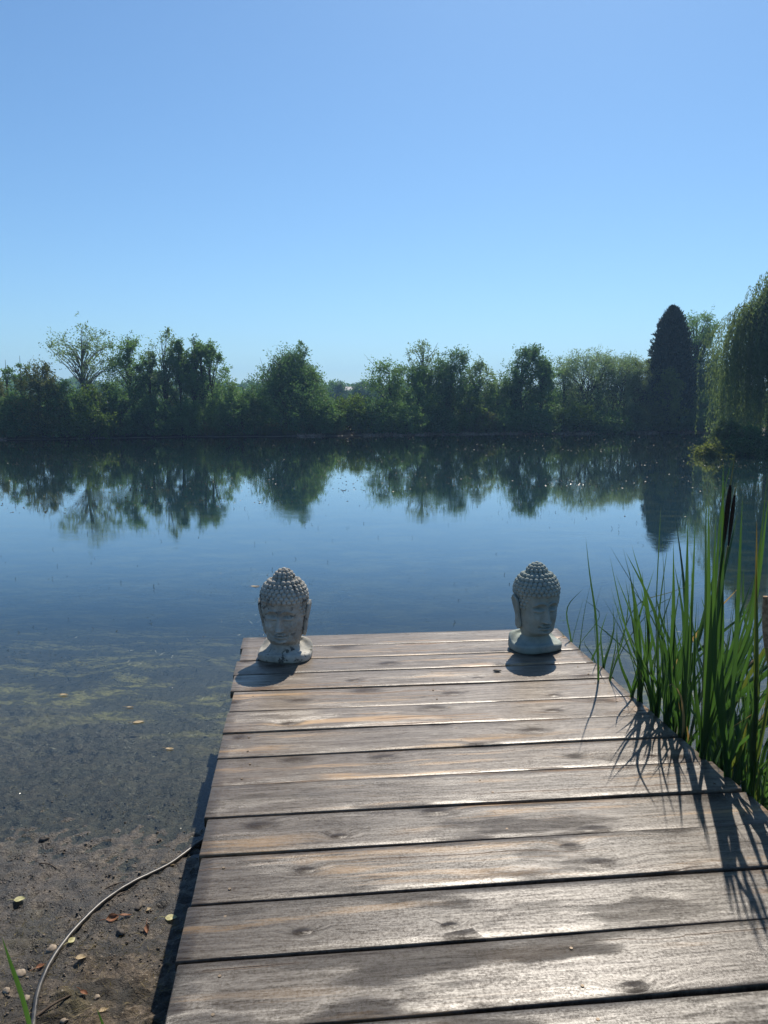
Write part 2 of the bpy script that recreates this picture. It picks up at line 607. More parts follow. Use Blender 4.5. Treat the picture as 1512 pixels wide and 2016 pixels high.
M_screw = t.done(t.bsdf((.13, .10, .07), .55, .4, None, Metallic=.5))

deck = empty('wooden_deck', (0, 0, 0), 'weathered brown plank deck reaching from the mud bank out over the pond', 'deck')
rng = np.random.default_rng(5)
cuts = [3.07, 2.852, 2.625, 2.392, 2.150, 1.888, 1.647, 1.402, 1.160, .926, .690, .443, .204, -.040, -.285, -.53, -.775, -1.02, -1.265, -1.51]
gaps = [0, .006, .011, .010, .010, .008, .011, .012, .009, .013, .012, .015, .011, .012, .012, .01, .01, .01, .01, .01]
sB = 3.07
ANG = R(5.9)


def on_edge(s, off=0.0):
    """world xy on the left edge of the deck, s metres along from the near reference"""
    return E0 + UE * (s - sB) + UB * off


for k in range(len(cuts) - 1):
    s1, s0 = cuts[k] - gaps[k] * .43, cuts[k + 1] + gaps[k + 1] * .43
    c = on_edge((s0 + s1) / 2, 0)
    wdt = (s1 - s0) * math.cos(R(1.0))
    L0, L1 = rng.normal(0, .006), DW + rng.normal(0, .010)
    if k == 0:
        L0, L1 = 0, DW + .01
    # cross-section: softly rounded upper edges
    r = .004
    prof = [(-wdt / 2, -.038), (-wdt / 2, -r), (-wdt / 2 + r * .3, -r * .3), (-wdt / 2 + r, 0)]
    prof += [(q, .0012 * math.cos(q / wdt * math.pi) * rng.uniform(-1, 1)) for q in np.linspace(-wdt / 2 + .03, wdt / 2 - .03, 5)]
    prof += [(wdt / 2 - r, 0), (wdt / 2 - r * .3, -r * .3), (wdt / 2, -r), (wdt / 2, -.038)]
    prof = np.array(prof)
    m = len(prof)
    ns = 42
    xs = np.linspace(L0, L1, ns)
    xs = np.concatenate([[L0], [L0 + .003], xs[1:-1], [L1 - .003], [L1]])
    ns = len(xs)
    V = np.zeros((ns, m, 3))
    bow = .0022 * np.sin(xs / DW * math.pi * rng.uniform(.8, 1.6) + rng.uniform(0, 6))
    for i in range(ns):
        pr = prof.copy()
        if i in (0, ns - 1):
            pr[1:-1, 1] -= .003
        V[i, :, 0] = xs[i] - (1 if i == 0 else 0) * 0
        V[i, :, 1] = pr[:, 0] + .0025 * (vnoise(xs[i] * 7, k * 3.1, 5) - .5) * (np.abs(pr[:, 0]) > wdt / 2 - .006)
        V[i, :, 2] = pr[:, 1] + bow[i]
    ii = (np.arange(ns - 1)[:, None] * m + np.arange(m - 1)[None]).ravel()
    Q = np.stack([ii, ii + m, ii + m + 1, ii + 1], -1)
    under = np.array([[i * m + m - 1, (i + 1) * m + m - 1, (i + 1) * m, i * m] for i in range(ns - 1)])
    mb = MB()
    mb.add(V, np.concatenate([Q, under]))
    for i in (0, ns - 1):
        cen = V[i].mean(0)
        mb.add(np.vstack([V[i], cen]), [[j, j + 1, m] for j in range(m - 1)] + [[m - 1, 0, m]])
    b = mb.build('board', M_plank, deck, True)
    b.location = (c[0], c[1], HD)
    b.rotation_euler = (rng.normal(0, .005), rng.normal(0, .0012), ANG + rng.normal(0, .0012))
    plank_tone = .38 + .86 * sstep(-.2, 2.4, cuts[k])       # planks are lighter toward the far end, darker toward the near end
    plank_tone *= rng.uniform(.90, 1.10)
    b.color = (plank_tone * .93, plank_tone * .90, plank_tone * .80, 1)
    me = b.data
    # screws over the three joists
    if k > 2:
        for xo in (.115, DW / 2 + .03, DW - .12):
            for yo in (-.27, .27):
                sc = MB()
                q = np.array([xo + rng.normal(0, .012), yo * wdt + rng.normal(0, .008), .0])
                sc.tube([q + [0, 0, -.003], q + [0, 0, .0012]], [.0052, .0048], 8)
                sc.tube([q + [0, 0, .0012], q + [0, 0, .0014]], [.0022, .0020], 6)
                sc.build('screw', M_screw, b, False)
for off in (.10, DW / 2, DW - .12):
    a, b_ = on_edge(cuts[-1] + .02, off), on_edge(cuts[0] - .06, off)
    mb = MB()
    dv = np.array([UE[1], -UE[0]]) * .024
    V = [(*(q + s * dv), zz) for zz in (HD - .19, HD - .0405) for q in (a, b_) for s in (-1, 1)]
    mb.add(V, [[0, 1, 3, 2], [4, 6, 7, 5], [0, 4, 5, 1], [2, 3, 7, 6], [0, 2, 6, 4], [1, 5, 7, 3]])
    mb.build('joist', M_beam, deck, False)
    for s in (2.75, .95, -.85):
        q = on_edge(s, off + .075)
        mb = MB()
        mb.box(q[0] - .045, q[0] + .045, q[1] - .045, q[1] + .045, gz(q[0], q[1]) - .35, HD - .06)
        mb.build('post', M_beam, deck, False)
# ------------------------------------------------------------------ stone heads
def ipl(z, tab):
    a = np.array(tab)
    # smooth interpolation through the table
    zz = np.clip(z, a[0, 0], a[-1, 0])
    i = np.clip(np.searchsorted(a[:, 0], zz) - 1, 0, len(a) - 2)
    m = np.gradient(a[:, 1], a[:, 0])
    h = a[i + 1, 0] - a[i, 0]
    u = (zz - a[i, 0]) / h
    return ((2 * u ** 3 - 3 * u ** 2 + 1) * a[i, 1] + (u ** 3 - 2 * u ** 2 + u) * h * m[i]
            + (-2 * u ** 3 + 3 * u ** 2) * a[i + 1, 1] + (u ** 3 - u ** 2) * h * m[i + 1])


W_T = [(.060, .082), (.085, .082), (.105, .088), (.13, .097), (.17, .107), (.22, .114), (.28, .118), (.33, .121), (.37, .123), (.41, .110), (.44, .088), (.46, .060), (.474, .018)]
F_T = [(.060, .060), (.085, .062), (.100, .080), (.118, .104), (.14, .108), (.17, .108), (.22, .110), (.28, .113), (.33, .116), (.37, .113), (.41, .096), (.44, .074), (.46, .05), (.474, .015)]
B_T = [(.060, .066), (.085, .068), (.10, .070), (.14, .082), (.17, .094), (.22, .108), (.28, .120), (.33, .126), (.37, .122), (.41, .106), (.44, .082), (.46, .056), (.474, .015)]


def head_shell(mb, worn):
    nz, na = 190, 200
    z = np.concatenate([np.linspace(.06, .35, 165), np.linspace(.353, .474, 25)])
    nz = len(z)
    a = np.linspace(-math.pi, math.pi, na, endpoint=False)
    # denser sampling over the face
    a = a - .45 * np.sin(a)
    Zg, Ag = np.meshgrid(z, a, indexing='ij')
    sx, cy = np.sin(Ag), np.cos(Ag)
    ex = .84
    sx = np.sign(sx) * np.abs(sx) ** ex
    cyp = np.sign(cy) * np.abs(cy) ** ex
    x = ipl(Zg, W_T) * sx
    y = np.where(cy > 0, -ipl(Zg, F_T) * cyp, -ipl(Zg, B_T) * cyp)
    ax = np.abs(x)

    def g(cx, cz, sxx, sz, px=2):
        return np.exp(-np.abs((ax - cx) / sxx) ** px / 1 - ((Zg - cz) / sz) ** 2)
    f = 0 * x
    # nose: ridge that widens to the tip
    tz = np.clip((.290 - Zg) / (.290 - .190), 0, 1)
    ridge = np.exp(-(ax / (.010 + .008 * tz)) ** 2) * (.006 + .026 * tz ** 1.3) * sstep(.300, .285, Zg) * sstep(.176, .188, Zg)
    f += ridge + .012 * g(.017, .190, .009, .008) - .006 * g(.0, .176, .02, .006)
    # sockets, lids
    f += -.014 * g(.046, .272, .026, .014) + .011 * g(.046, .256, .024, .011)
    lid = .2462 - .004 * (1 - ((ax - .046) / .026) ** 2)
    f += -.0055 * np.exp(-((Zg - lid) / .0030) ** 2) * sstep(.030, .024, np.abs(ax - .046))
    fold = .268 + .004 * (1 - ((ax - .046) / .026) ** 2)
    f += -.0035 * np.exp(-((Zg - fold) / .0028) ** 2) * sstep(.032, .024, np.abs(ax - .046))
    # brows
    brow = .300 - .020 * ((ax - .040) / .042) ** 2
    f += .0075 * np.exp(-((Zg - brow) / .0055) ** 2) * sstep(.088, .070, ax) * sstep(.004, .014, ax)
    f += .004 * g(0, .320, .007, .007)
    # mouth
    up = .1625 + .0025 * np.cos(ax * 130) * sstep(.03, .0, ax)
    f += .011 * np.exp(-((Zg - up) / .0058) ** 2) * sstep(.040, .016, ax)
    f += .0125 * np.exp(-((Zg - .1475) / .0066) ** 2) * sstep(.034, .010, ax)
    f += -.009 * np.exp(-((Zg - .1555) / .0026) ** 2) * sstep(.042, .030, ax)
    f += -.006 * g(.039, .157, .008, .008) - .005 * g(0, .136, .024, .006)
    f += .011 * g(0, .118, .026, .014) + .007 * g(.062, .205, .026, .026)
    f += -.003 * g(.030, .195, .010, .024)
    f *= 1.35 * sstep(.15, .55, cy) * (1 - .22 * worn)
    y = y - f
    # stone roughness
    rz = (fbm(Ag * 9 + 40 * worn, Zg * 60, 4, 7) - .5) * (.0016 + .009 * worn)
    x, y = x * (1 + rz / .1), y * (1 + rz / .1)
    V = np.stack([x, y, Zg], -1).reshape(-1, 3)
    i = np.arange(nz - 1)[:, None] * na
    j = np.arange(na)[None]
    k = (j + 1) % na
    mb.add(V, np.stack([i + j, i + k, i + na + k, i + na + j], -1).reshape(-1, 4))
    top = V[-na:]
    mb.add(np.vstack([top, top.mean(0)]), [[q, (q + 1) % na, na] for q in range(na)])


def bust_base(mb, worn, seed):
    na = 120
    a = np.linspace(-math.pi, math.pi, na, endpoint=False)
    fr = np.cos(a)                      # 1 in front, -1 behind
    rise = sstep(.1, -.75, fr)
    def ring(wx, wy, ex):
        s, c = np.sin(a), np.cos(a)
        return np.sign(s) * np.abs(s) ** ex * wx, -np.sign(c) * np.abs(c) ** ex * wy
    rows = []
    spec = [(.144, .108, .70, .0), (.151, .115, .68, .006), (.154, .118, .68, .018 ), (.153, .117, .68, None), (.147, .110, .70, 'top'), (.133, .098, .78, 'in1'), (.114, .090, .9, 'in2'), (.096, .082, 1, 'in3'), (.086, .072, 1, 'in4'), (.078, .064, 1, 'in5')]
    for wx, wy, ex, zz in spec:
        X_, Y_ = ring(wx, wy, ex)
        rimz = .046 + .048 * rise + .010 * (vnoise(a * 1.3 + seed, a * 0 + 1, 3) - .5)
        if zz is None:
            Z_ = rimz - .008
        elif zz == 'top':
            Z_ = rimz
        elif zz == 'in1':
            Z_ = rimz * .95 + .004
        elif zz == 'in2':
            Z_ = .5 * rimz + .030
        elif zz == 'in3':
            Z_ = .25 * rimz + .052
        elif zz == 'in4':
            Z_ = 0 * a + .078
        elif zz == 'in5':
            Z_ = 0 * a + .11
        else:
            Z_ = 0 * a + zz
        nn = 1 + (.02 + .03 * worn) * (fbm(a * 4 + seed, Z_ * 20, 3, 4) - .5)
        rows.append(np.stack([X_ * nn, Y_ * nn, Z_], -1))
    # finer rows by linear subdivision
    fine = []
    for r0, r1 in zip(rows[:-1], rows[1:]):
        for u in (0, .34, .67):
            fine.append(r0 * (1 - u) + r1 * u)
    fine.append(rows[-1])
    V = np.array(fine)
    nr = len(V)
    i = np.arange(nr - 1)[:, None] * na
    j = np.arange(na)[None]
    k = (j + 1) % na
    mb.add(V, np.stack([i + j, i + k, i + na + k, i + na + j], -1).reshape(-1, 4))
    mb.add(np.vstack([V[0], V[0].mean(0)]), [[(q + 1) % na, q, na] for q in range(na)])


def hair_mesh(mb, rng):
    def curl(p, nrm, r):
        p = np.asarray(p) + np.asarray(nrm) * r * .02
        n0 = mb.n
        mb.ball(p, (r, r, r * 1.02), 12, 8)
    # rows of curls from the hairline to the top of the cap
    zr = np.arange(.348, .452, .0195)
    for q, z in enumerate(zr):
        wv, fv, bv = ipl(np.array([z]), W_T)[0] + .003, ipl(np.array([z]), F_T)[0] + .003, ipl(np.array([z]), B_T)[0] + .003
        cir = 2 * math.pi * math.sqrt((wv ** 2 + ((fv + bv) / 2) ** 2) / 2)
        n = max(6, int(round(cir / .0268)))
        for k in range(n):
            a = (k + .5 * (q % 2)) / n * 2 * math.pi
            s, c = math.sin(a), math.cos(a)
            y = -fv * c if c > 0 else -bv * c
            nr = np.array([s, -c, .45 + q * .12])
            nr /= np.linalg.norm(nr)
            curl((wv * s, y, z + rng.normal(0, .0012)), nr, .0148 * rng.uniform(.93, 1.06))
    # sides and back below the hairline
    for q, z in enumerate(np.arange(.3285, .14, -.0205)):
        lim = .62 + .50 * (.3285 - z) / .05 * .45
        lim = min(lim, 2.35) if z < .28 else lim
        wv, fv, bv = ipl(np.array([z]), W_T)[0], ipl(np.array([z]), F_T)[0], ipl(np.array([z]), B_T)[0]
        n = max(6, int(round(2 * math.pi * wv / .0268)))
        for k in range(n):
            a = -math.pi + (k + .5 * (q % 2)) / n * 2 * math.pi
            if abs(a) < (.80 + q * .10 if q < 4 else 1.95):
                continue
            s, c = math.sin(a), math.cos(a)
            y = -fv * c if c > 0 else -bv * c
            nr = np.array([s, -c, 0.1])
            nr /= np.linalg.norm(nr)
            curl((wv * s * .985, y * .985, z), nr, .0142 * rng.uniform(.93, 1.06))
    # topknot
    mb.ball((0, .004, .455), (.054, .054, .054), 24, 14)
    for q, (z, r) in enumerate([(.458, .057), (.475, .052), (.491, .041), (.504, .025)]):
        n = int(round(2 * math.pi * r / .0235))
        for k in range(n):
            a = (k + .5 * (q % 2)) / n * 2 * math.pi
            nr = np.array([math.sin(a), math.cos(a), .5 + q * .5])
            nr /= np.linalg.norm(nr)
            curl((r * math.sin(a), .004 + r * math.cos(a), z), nr, .0125 * rng.uniform(.93, 1.06))
    mb.ball((0, .004, .512), (.014, .014, .012), 14, 8)


def ear_mesh(mb, side):
    # long-lobed ear: outline in the y-z plane, rounded rim, hollow inside
    tt = np.linspace(0, 1, 44)
    z = .338 - .205 * tt
    half = ipl(1 - tt, [(0, .012), (.06, .024), (.16, .027), (.35, .021), (.55, .023), (.75, .031), (.90, .028), (1, .006)])
    ctr = .012 - .012 * np.sin(tt * math.pi)
    out = .130 + .016 * np.cos(tt * 2.6) * (1 - tt * .4) - .010 * tt
    na = 28
    a = np.arange(na) / na * 2 * math.pi
    rows = []
    for k in range(len(tt)):
        th = .0125 * (0.35 + .65 * math.sin(math.pi * min(max(tt[k], .03), .97)) ** .35)
        ca, sa = np.cos(a), np.sin(a)
        hollow = .010 * np.exp(-((np.where(sa > 0, ca, 2)) / .5) ** 2) * sstep(.06, .18, tt[k]) * sstep(.72, .5, tt[k])
        xx = out[k] + th * np.sign(sa) * np.abs(sa) ** .7 - hollow
        yy = ctr[k] + half[k] * np.sign(ca) * np.abs(ca) ** .8
        rows.append(np.stack([side * xx, yy, z[k] + 0 * a], -1))
    V = np.array(rows)
    i = np.arange(len(tt) - 1)[:, None] * na
    j = np.arange(na)[None]
    k = (j + 1) % na
    mb.add(V, np.stack([i + j, i + na + j, i + na + k, i + k], -1).reshape(-1, 4))
    for e in (0, -1):
        mb.add(np.vstack([V[e], V[e].mean(0)]), [[q, (q + 1) % na, na] for q in range(na)])


def stone(name, c0, c1, c2, stain, amt, lich):
    t = NT(name)
    o = t.obj()
    a = t.noise(o, 9, 5, .65)
    b = t.noise(o, 42, 5, .7)
    col = t.ramp(a, [(.3, c0), (.5, c1), (.72, c2)])
    col = t.mix(t.math('MULTIPLY', t.smooth(b, .5, .72), .4), col, c0)
    sp = t.smooth(t.noise(o, 30, 3, .6), .60 + amt, .68 + amt)
    sp = t.math('MULTIPLY', sp, t.smooth(t.noise(o, 6, 2), .42, .56))
    col = t.mix(t.math('MULTIPLY', sp, .85), col, stain)
    col = t.mix(t.math('MULTIPLY', t.smooth(t.noise(o, 14, 4, .6), .58, .70), lich), col, (.30, .29, .17))
    vo = t.n('TexVoronoi')
    t.put(vo.inputs['Vector'], o)
    vo.inputs['Scale'].default_value = 130
    pit = t.math('MULTIPLY', t.smooth(vo.outputs['Distance'], .30, .12), t.math('GREATER_THAN', t.xyz(vo.outputs['Color'])[1], .80))
    col = t.mix(t.math('MULTIPLY', pit, .5), col, stain)
    hh = t.math('SUBTRACT', t.math('MULTIPLY', b, .8), t.math('MULTIPLY', pit, .8))
    return t.done(t.bsdf(col, .82, .25, t.bump(hh, .55, .004)))


M_st1 = stone('pale_weathered_stone', (.23, .222, .195), (.37, .358, .315), (.52, .505, .45), (.030, .028, .025), -.055, .2)
M_st2 = stone('grey_green_stone', (.185, .225, .208), (.265, .305, .28), (.345, .385, .35), (.12, .145, .13), .06, .22)


def statue(px, py, face, mat, worn, label, seed, sc=1.0):
    q = at(px, py, HD)
    e = empty('statue', (q[0], q[1], HD + .0025), label, 'statue', 'stone heads at the end of the deck')
    e.rotation_euler = (0, 0, face)
    e.scale = (sc, sc, sc)
    rg = np.random.default_rng(seed)
    mb = MB()
    bust_base(mb, worn, seed)
    mb.build('bust_base', mat, e)
    mb = MB()
    head_shell(mb, worn)
    mb.build('head', mat, e)
    mb = MB()
    hair_mesh(mb, rg)
    mb.build('hair', mat, e)
    for s in (-1, 1):
        mb = MB()
        ear_mesh(mb, s)
        mb.build('ear', mat, e)
    return e


statue(562, 1294, R(-7), M_st1, .8, 'pale grey stone head statue with dark stains around its worn mouth', 3, 1.03)
statue(1053, 1276, R(22), M_st2, .1, 'grey-green stone head statue with closed eyes, turned slightly to the side', 4, 1.03)

# ------------------------------------------------------------------ cattails
def reed_mat(name, c0, c1, c2, tr=.46, turn=None):
    t = NT(name)
    tc = t.n('TexCoord')
    o = tc.outputs['UV']
    oi = t.n('ObjectInfo')
    geo = t.n('NewGeometry')
    u, v, _ = t.xyz(o)
    vein = t.noise(t.vec(t.math('MULTIPLY', u, 14.0), t.math('MULTIPLY', v, 1.2), t.math('MULTIPLY', oi.outputs['Random'], 40.0)), 1.0, 3, .5)
    mixv = t.math('ADD', t.math('MULTIPLY', oi.outputs['Random'], .65), t.math('MULTIPLY', vein, .45))
    col = t.ramp(mixv, [(.2, c0), (.5, c1), (.85, c2)])
    tip = t.smooth(v, .975, 1.0)
    col = t.mix(t.math('MULTIPLY', tip, .7), col, (.20, .12, .04))
    if turn:
        col = t.mix(t.math('MULTIPLY', t.smooth(t.math('ADD', v, t.math('MULTIPLY', t.math('SUBTRACT', vein, .5), .25)), .84, .97), .9), col, turn)
    col = t.mix(t.smooth(v, .10, .0), col, (.16, .16, .06))
    p = t.bsdf(col, .38, .45, t.bump(vein, .25, .002))
    tl = t.n('BsdfTranslucent')
    t.put(tl.inputs[0], t.mix(.5, col, (c2[0] * 1.8, c2[1] * 1.7, c2[2] * .8)))
    return t.done(t.mixs(tr, p, tl.outputs[0]))


M_reed = reed_mat('cattail_leaf', (.008, .034, .012), (.019, .062, .018), (.045, .105, .026))
M_reed_dry = reed_mat('dry_cattail_leaf', (.13, .075, .035), (.24, .155, .075), (.36, .26, .14), .3)
M_reed_turn = reed_mat('turning_cattail_leaf', (.02, .06, .014), (.045, .095, .02), (.09, .12, .025), .4, (.24, .085, .025))
M_head = plain_mat('cattail_seed_head', (.018, .012, .009), (.042, .026, .018), 220, .95, .1, .6, .003)
M_fluff = plain_mat('cattail_fluff', (.17, .11, .065), (.36, .26, .16), 90, .95, .1, .6, .004)
M_stalk = plain_mat('cattail_stalk', (.10, .13, .03), (.20, .20, .07), 30, .5, .4)
M_sheath = plain_mat('cattail_sheath', (.10, .12, .035), (.22, .21, .08), 16, .5, .4)


def ribbon(path, width, twist=0.0, keel=.25, base=.8, face=0.0, tipf=.62):
    """a strap leaf along a path: keeled cross-section, long taper; returns verts, quads, uvs"""
    path = np.asarray(path, float)
    n = len(path)
    s = np.linspace(0, 1, n)
    tg = np.gradient(path, axis=0)
    tg /= np.linalg.norm(tg, axis=1)[:, None] + 1e-9
    ref = np.array([math.cos(face), math.sin(face), .02])
    a = ref - (tg @ ref)[:, None] * tg
    a /= np.linalg.norm(a, axis=1)[:, None] + 1e-9
    b = np.cross(tg, a)
    th = twist * s
    aa = a * np.cos(th)[:, None] + b * np.sin(th)[:, None]
    bb = np.cross(tg, aa)
    wd = width * (base + (1 - base) * sstep(0, .25, s)) * np.where(s < tipf, 1, np.clip(1 - ((s - tipf) / (1 - tipf)) ** 1.6, 0, 1)) + .0004
    cols = [-1, -.5, 0, .5, 1]
    V = np.stack([path + aa * (wd / 2 * c)[:, None] + bb * (wd * keel * .5 * (1 - abs(c)))[:, None] for c in cols], 1)
    m = 5
    i = np.arange(n - 1)[:, None] * m
    j = np.arange(m - 1)[None]
    Q = np.stack([i + j, i + j + 1, i + m + j + 1, i + m + j], -1).reshape(-1, 4)
    U = np.stack([np.broadcast_to((np.array(cols) + 1) / 2, (n, m)), np.broadcast_to(s[:, None], (n, m))], -1).reshape(-1, 2)
    return V.reshape(-1, 3), Q, U


def leaf_obj(path, width, mat, parent, name='leaf', **kw):
    V, Q, U = ribbon(path, width * 1.2, **kw)
    V = V - np.array(parent.location)
    me = mesh_np(name, V, Q, True)
    uv = me.uv_layers.new(name='UVMap')
    uv.data.foreach_set('uv', U[Q.ravel()].astype(np.float32).ravel())
    return link(name, me, parent, mat)


def bez(p0, c, p1, n=18):
    s = np.linspace(0, 1, n)[:, None]
    return (1 - s) ** 2 * p0 + 2 * s * (1 - s) * c + s ** 2 * p1


def spline(pts, n=22):
    pts = np.asarray(pts, float)
    d = np.concatenate([[0], np.cumsum(np.linalg.norm(np.diff(pts, axis=0), axis=1))])
    d /= d[-1]
    u = np.linspace(0, 1, n)
    out = np.zeros((n, 3))
    for k in range(3):
        out[:, k] = ipl(u, np.stack([d, pts[:, k]], 1))
    return out


def shoot(bx, by, blades, label, group=None, width=.016, level=HD, dpth=None, seed=0, cat='cattail'):
    """a cattail: bx,by where it passes deck height; blades are (tip px, tip py[, bend, dY, mat, width])"""
    rg = np.random.default_rng(seed + int(bx * 7 + by))
    B = at(bx, by, level) if dpth is None else at_y(bx, by, dpth)
    zb = min(gz(B[0], B[1]), -.02) if B[1] > 3.3 else gz(B[0], B[1])
    root = np.array([B[0] + rg.normal(0, .01), B[1] + rg.normal(0, .01), zb - .02])
    e = empty('cattail', tuple(root), label, cat, group)
    for bl in blades:
        tx, ty = bl[0], bl[1]
        bend = bl[2] if len(bl) > 2 else rg.normal(0, .045)
        dY = bl[3] if len(bl) > 3 else rg.uniform(-.22, .10)
        mat = bl[4] if len(bl) > 4 and bl[4] else M_reed
        wd = bl[5] if len(bl) > 5 else width * rg.uniform(.8, 1.15)
        T = at_y(tx, ty, B[1] + dY)
        b0 = root + np.array([rg.normal(0, .006), rg.normal(0, .006), 0])
        knee = B + np.array([rg.normal(0, .004), rg.normal(0, .006), 0])
        mid = knee * .45 + T * .55 + np.array([bend, rg.normal(0, .015), abs(bend) * .5])
        leaf_obj(spline([b0, knee, mid, T], 26), wd, mat, e, face=rg.uniform(-1.1, 1.1), twist=rg.normal(0, .9), keel=.3)
    return e, B


# --- small shoots past the far corner of the deck
FARG = 'young cattail shoots past the far corner of the deck'
for (bx, by, tips, lab) in [
    (1113, 1252, [(1122, 1222)], 'tiny cattail shoot just showing beside the grey-green stone head'),
    (1127, 1262, [(1149, 1158), (1152, 1168)], 'short pair of cattail leaves leaning out past the far deck corner'),
    (1141, 1272, [(1149, 1180), (1168, 1130)], 'thin cattail shoot standing behind the lone tall leaf'),
    (1167, 1292, [(1164, 1252), (1178, 1240)], 'stubby low cattail shoot at the deck edge behind the lone tall leaf'),
    (1176, 1300, [(1188, 1139), (1183, 1236)], 'narrow upright cattail shoot between the lone leaf and the reed bed'),
    (1188, 1310, [(1196, 1204), (1206, 1190), (1226, 1160)], 'loose fan of thin cattail leaves at the deck edge'),
]:
    shoot(bx, by, tips, lab, FARG, .011)

# --- leaves that come up through the gap between two boards
e, B = shoot(1178, 1339, [], 'single tall cattail leaf growing up through a gap between boards', None)
T = at_y(1153, 1057, B[1] - .22)
leaf_obj(spline([np.array(e.location), B, at_y(1173, 1215, B[1] - .06), at_y(1161, 1130, B[1] - .14), T], 30), .013, M_reed, e, face=.3, twist=.5)
e, B = shoot(1200, 1339, [(1216, 1200, .01, -.05), (1240, 1148, .02, .0)], 'cattail with long leaves arching far out from the gap between boards', None, .010)
for pts in ([(1222, 1262), (1262, 1185), (1320, 1166), (1384, 1143)], [(1225, 1280), (1270, 1215), (1310, 1182), (1352, 1170)]):
    leaf_obj(spline([np.array(e.location), B] + [at_y(a, b, B[1] - .03 - .05 * k) for k, (a, b) in enumerate(pts)], 34), .011, M_reed, e, face=1.2, twist=.4)

# --- clumps along the deck edge
MIDG = 'cattail clumps at the edge of the deck'
shoot(1262, 1382, [(1231, 1139), (1238, 1116), (1244, 1074), (1246, 1120), (1262, 1168)], 'slender cattail clump leaning toward the lone leaf', MIDG, .014)
e, B = shoot(1292, 1410, [(1301, 998, .0, -.15), (1303, 1050, .02, .0), (1318, 1050, -.02), (1270, 1190), (1288, 1120), (1309, 1165, .03), (1322, 1230)],
             'tall upright cattail clump whose shadow falls straight down the boards', MIDG, .017)
shoot(1244, 1371, [(1270, 1186, .06), (1214, 1236, -.03), (1292, 1212, .07), (1258, 1240, .02)], 'low cattail clump with arching thin leaves before the first tall clump', MIDG, .012)
shoot(1312, 1424, [(1326, 1066, .02), (1338, 1150), (1296, 1240), (1352, 1200, .04), (1344, 1118)], 'cattail clump with one leaf folded over beside the tallest green clump', MIDG, .016)
e, B = shoot(1345, 1448, [(1354, 1020, .0), (1369, 1024, .01, -.1, None, .013), (1362, 1110), (1330, 1190), (1376, 1180)], 'cattail clump with a brown dead leaf hooked over low down', MIDG, .016)
leaf_obj(spline([np.array(e.location), B, at_y(1345, 1400, B[1] - .05), at_y(1338, 1365, B[1] - .06), at_y(1322, 1346, B[1] - .06), at_y(1312, 1352, B[1] - .07)], 26), .014, M_reed_dry, e, face=.4)

# --- the big flowering clump
e, B = shoot(1384, 1492, [(1390, 968, .0, -.05, None, .021), (1395, 985, .01, -.1, None, .018), (1410, 1005, .0, -.2, None, .019), (1424, 908, .03, -.1, None, .017),
                          (1408, 1120), (1372, 1180, -.02), (1424, 1130, .02), (1512, 934, .05, -.1, None, .018), (1514, 974, .05, -.25, None, .017), (1500, 1060, .05)],
             'big dark cattail clump bearing two brown seed heads', MIDG, .019)
leaf_obj(spline([np.array(e.location), B, at_y(1409, 1150, B[1] - .1), at_y(1423, 985, B[1] - .14), at_y(1434, 930, B[1] - .14), at_y(1446, 897, B[1] - .12)], 30), .014, M_reed, e, face=.2, twist=.3)
for (pts, hr, tip) in (([(1398, 1300), (1423, 1080), (1438, 955)], .0100, True), ([(1402, 1290), (1434, 1075), (1446, 975)], .0075, False)):
    P3 = [at_y(a, b, B[1] - .02 - .04 * k) for k, (a, b) in enumerate(pts)]
    lo, hi = P3[1], P3[2]
    mb = MB()
    mb.tube(spline([np.array(e.location), B, P3[0], P3[1]], 16) - np.array(e.location), [.005] * 16, 7)
    ax = (hi - lo) / np.linalg.norm(hi - lo)
    end = hi + ax * (.13 if tip else .05) + np.array([.004, 0, .0])
    mb.tube(np.array([hi, hi * .5 + end * .5, end]) - np.array(e.location), [.0028, .0024, .001], 6)
    mb.build('stalk', M_stalk, e)
    mb = MB()
    ss = np.linspace(0, 1, 14)
    rr = hr * np.sin(np.clip(ss, .02, .98) * math.pi) ** .28
    rr = rr * (1 - .25 * (1 - ss) ** 2)
    mb.tube(lo[None] + (hi - lo)[None] * ss[:, None] - np.array(e.location), rr, 12)
    mb.build('seed_head', M_head, e)

shoot(1432, 1530, [(1462, 972, .0, .1), (1452, 1010), (1470, 1180), (1420, 1210), (1448, 1290)], 'cattail clump with one bright forked tip behind the seed heads', MIDG, .017)
shoot(1478, 1562, [(1490, 1022, .0, -.1, M_reed_turn, .016), (1488, 1085, -.01, -.1, M_reed_turn, .015), (1512, 1190, .03, -.1, M_reed_turn), (1492, 1240), (1506, 1300)],
      'cattail clump with orange and red tipped leaves', MIDG, .017)
e, B = shoot(1560, 1600, [(1530, 1120), (1528, 1380), (1545, 1250)], 'cattail with a pale burst seed head at the picture edge', MIDG, .016)
mb = MB()
lo, hi = at_y(1509, 1275, B[1] - .3), at_y(1507, 1174, B[1] - .3)
mb.tube(np.array([np.array(e.location), B, lo * .6 + B * .4, lo]) - np.array(e.location), [.006] * 4, 7)
mb.build('stalk', M_stalk, e)
mb = MB()
ss = np.linspace(0, 1, 12)
mb.tube(lo[None] + (hi - lo)[None] * ss[:, None] - np.array(e.location), .011 * np.sin(np.clip(ss, .05, .93) * math.pi) ** .25, 12)
h = mb.build('seed_head', M_fluff, e)
# dead leaf bent across the front of the bed
e, B = shoot(1520, 1500, [], 'dead straw-brown cattail leaf bent across the front of the reed bed', None, dpth=2.75)
leaf_obj(spline([np.array(e.location), at_y(1530, 1330, 2.75), at_y(1512, 1382, 2.72), at_y(1478, 1408, 2.70), at_y(1442, 1431, 2.68)], 30), .014, M_reed_dry, e, face=1.3, twist=.8)

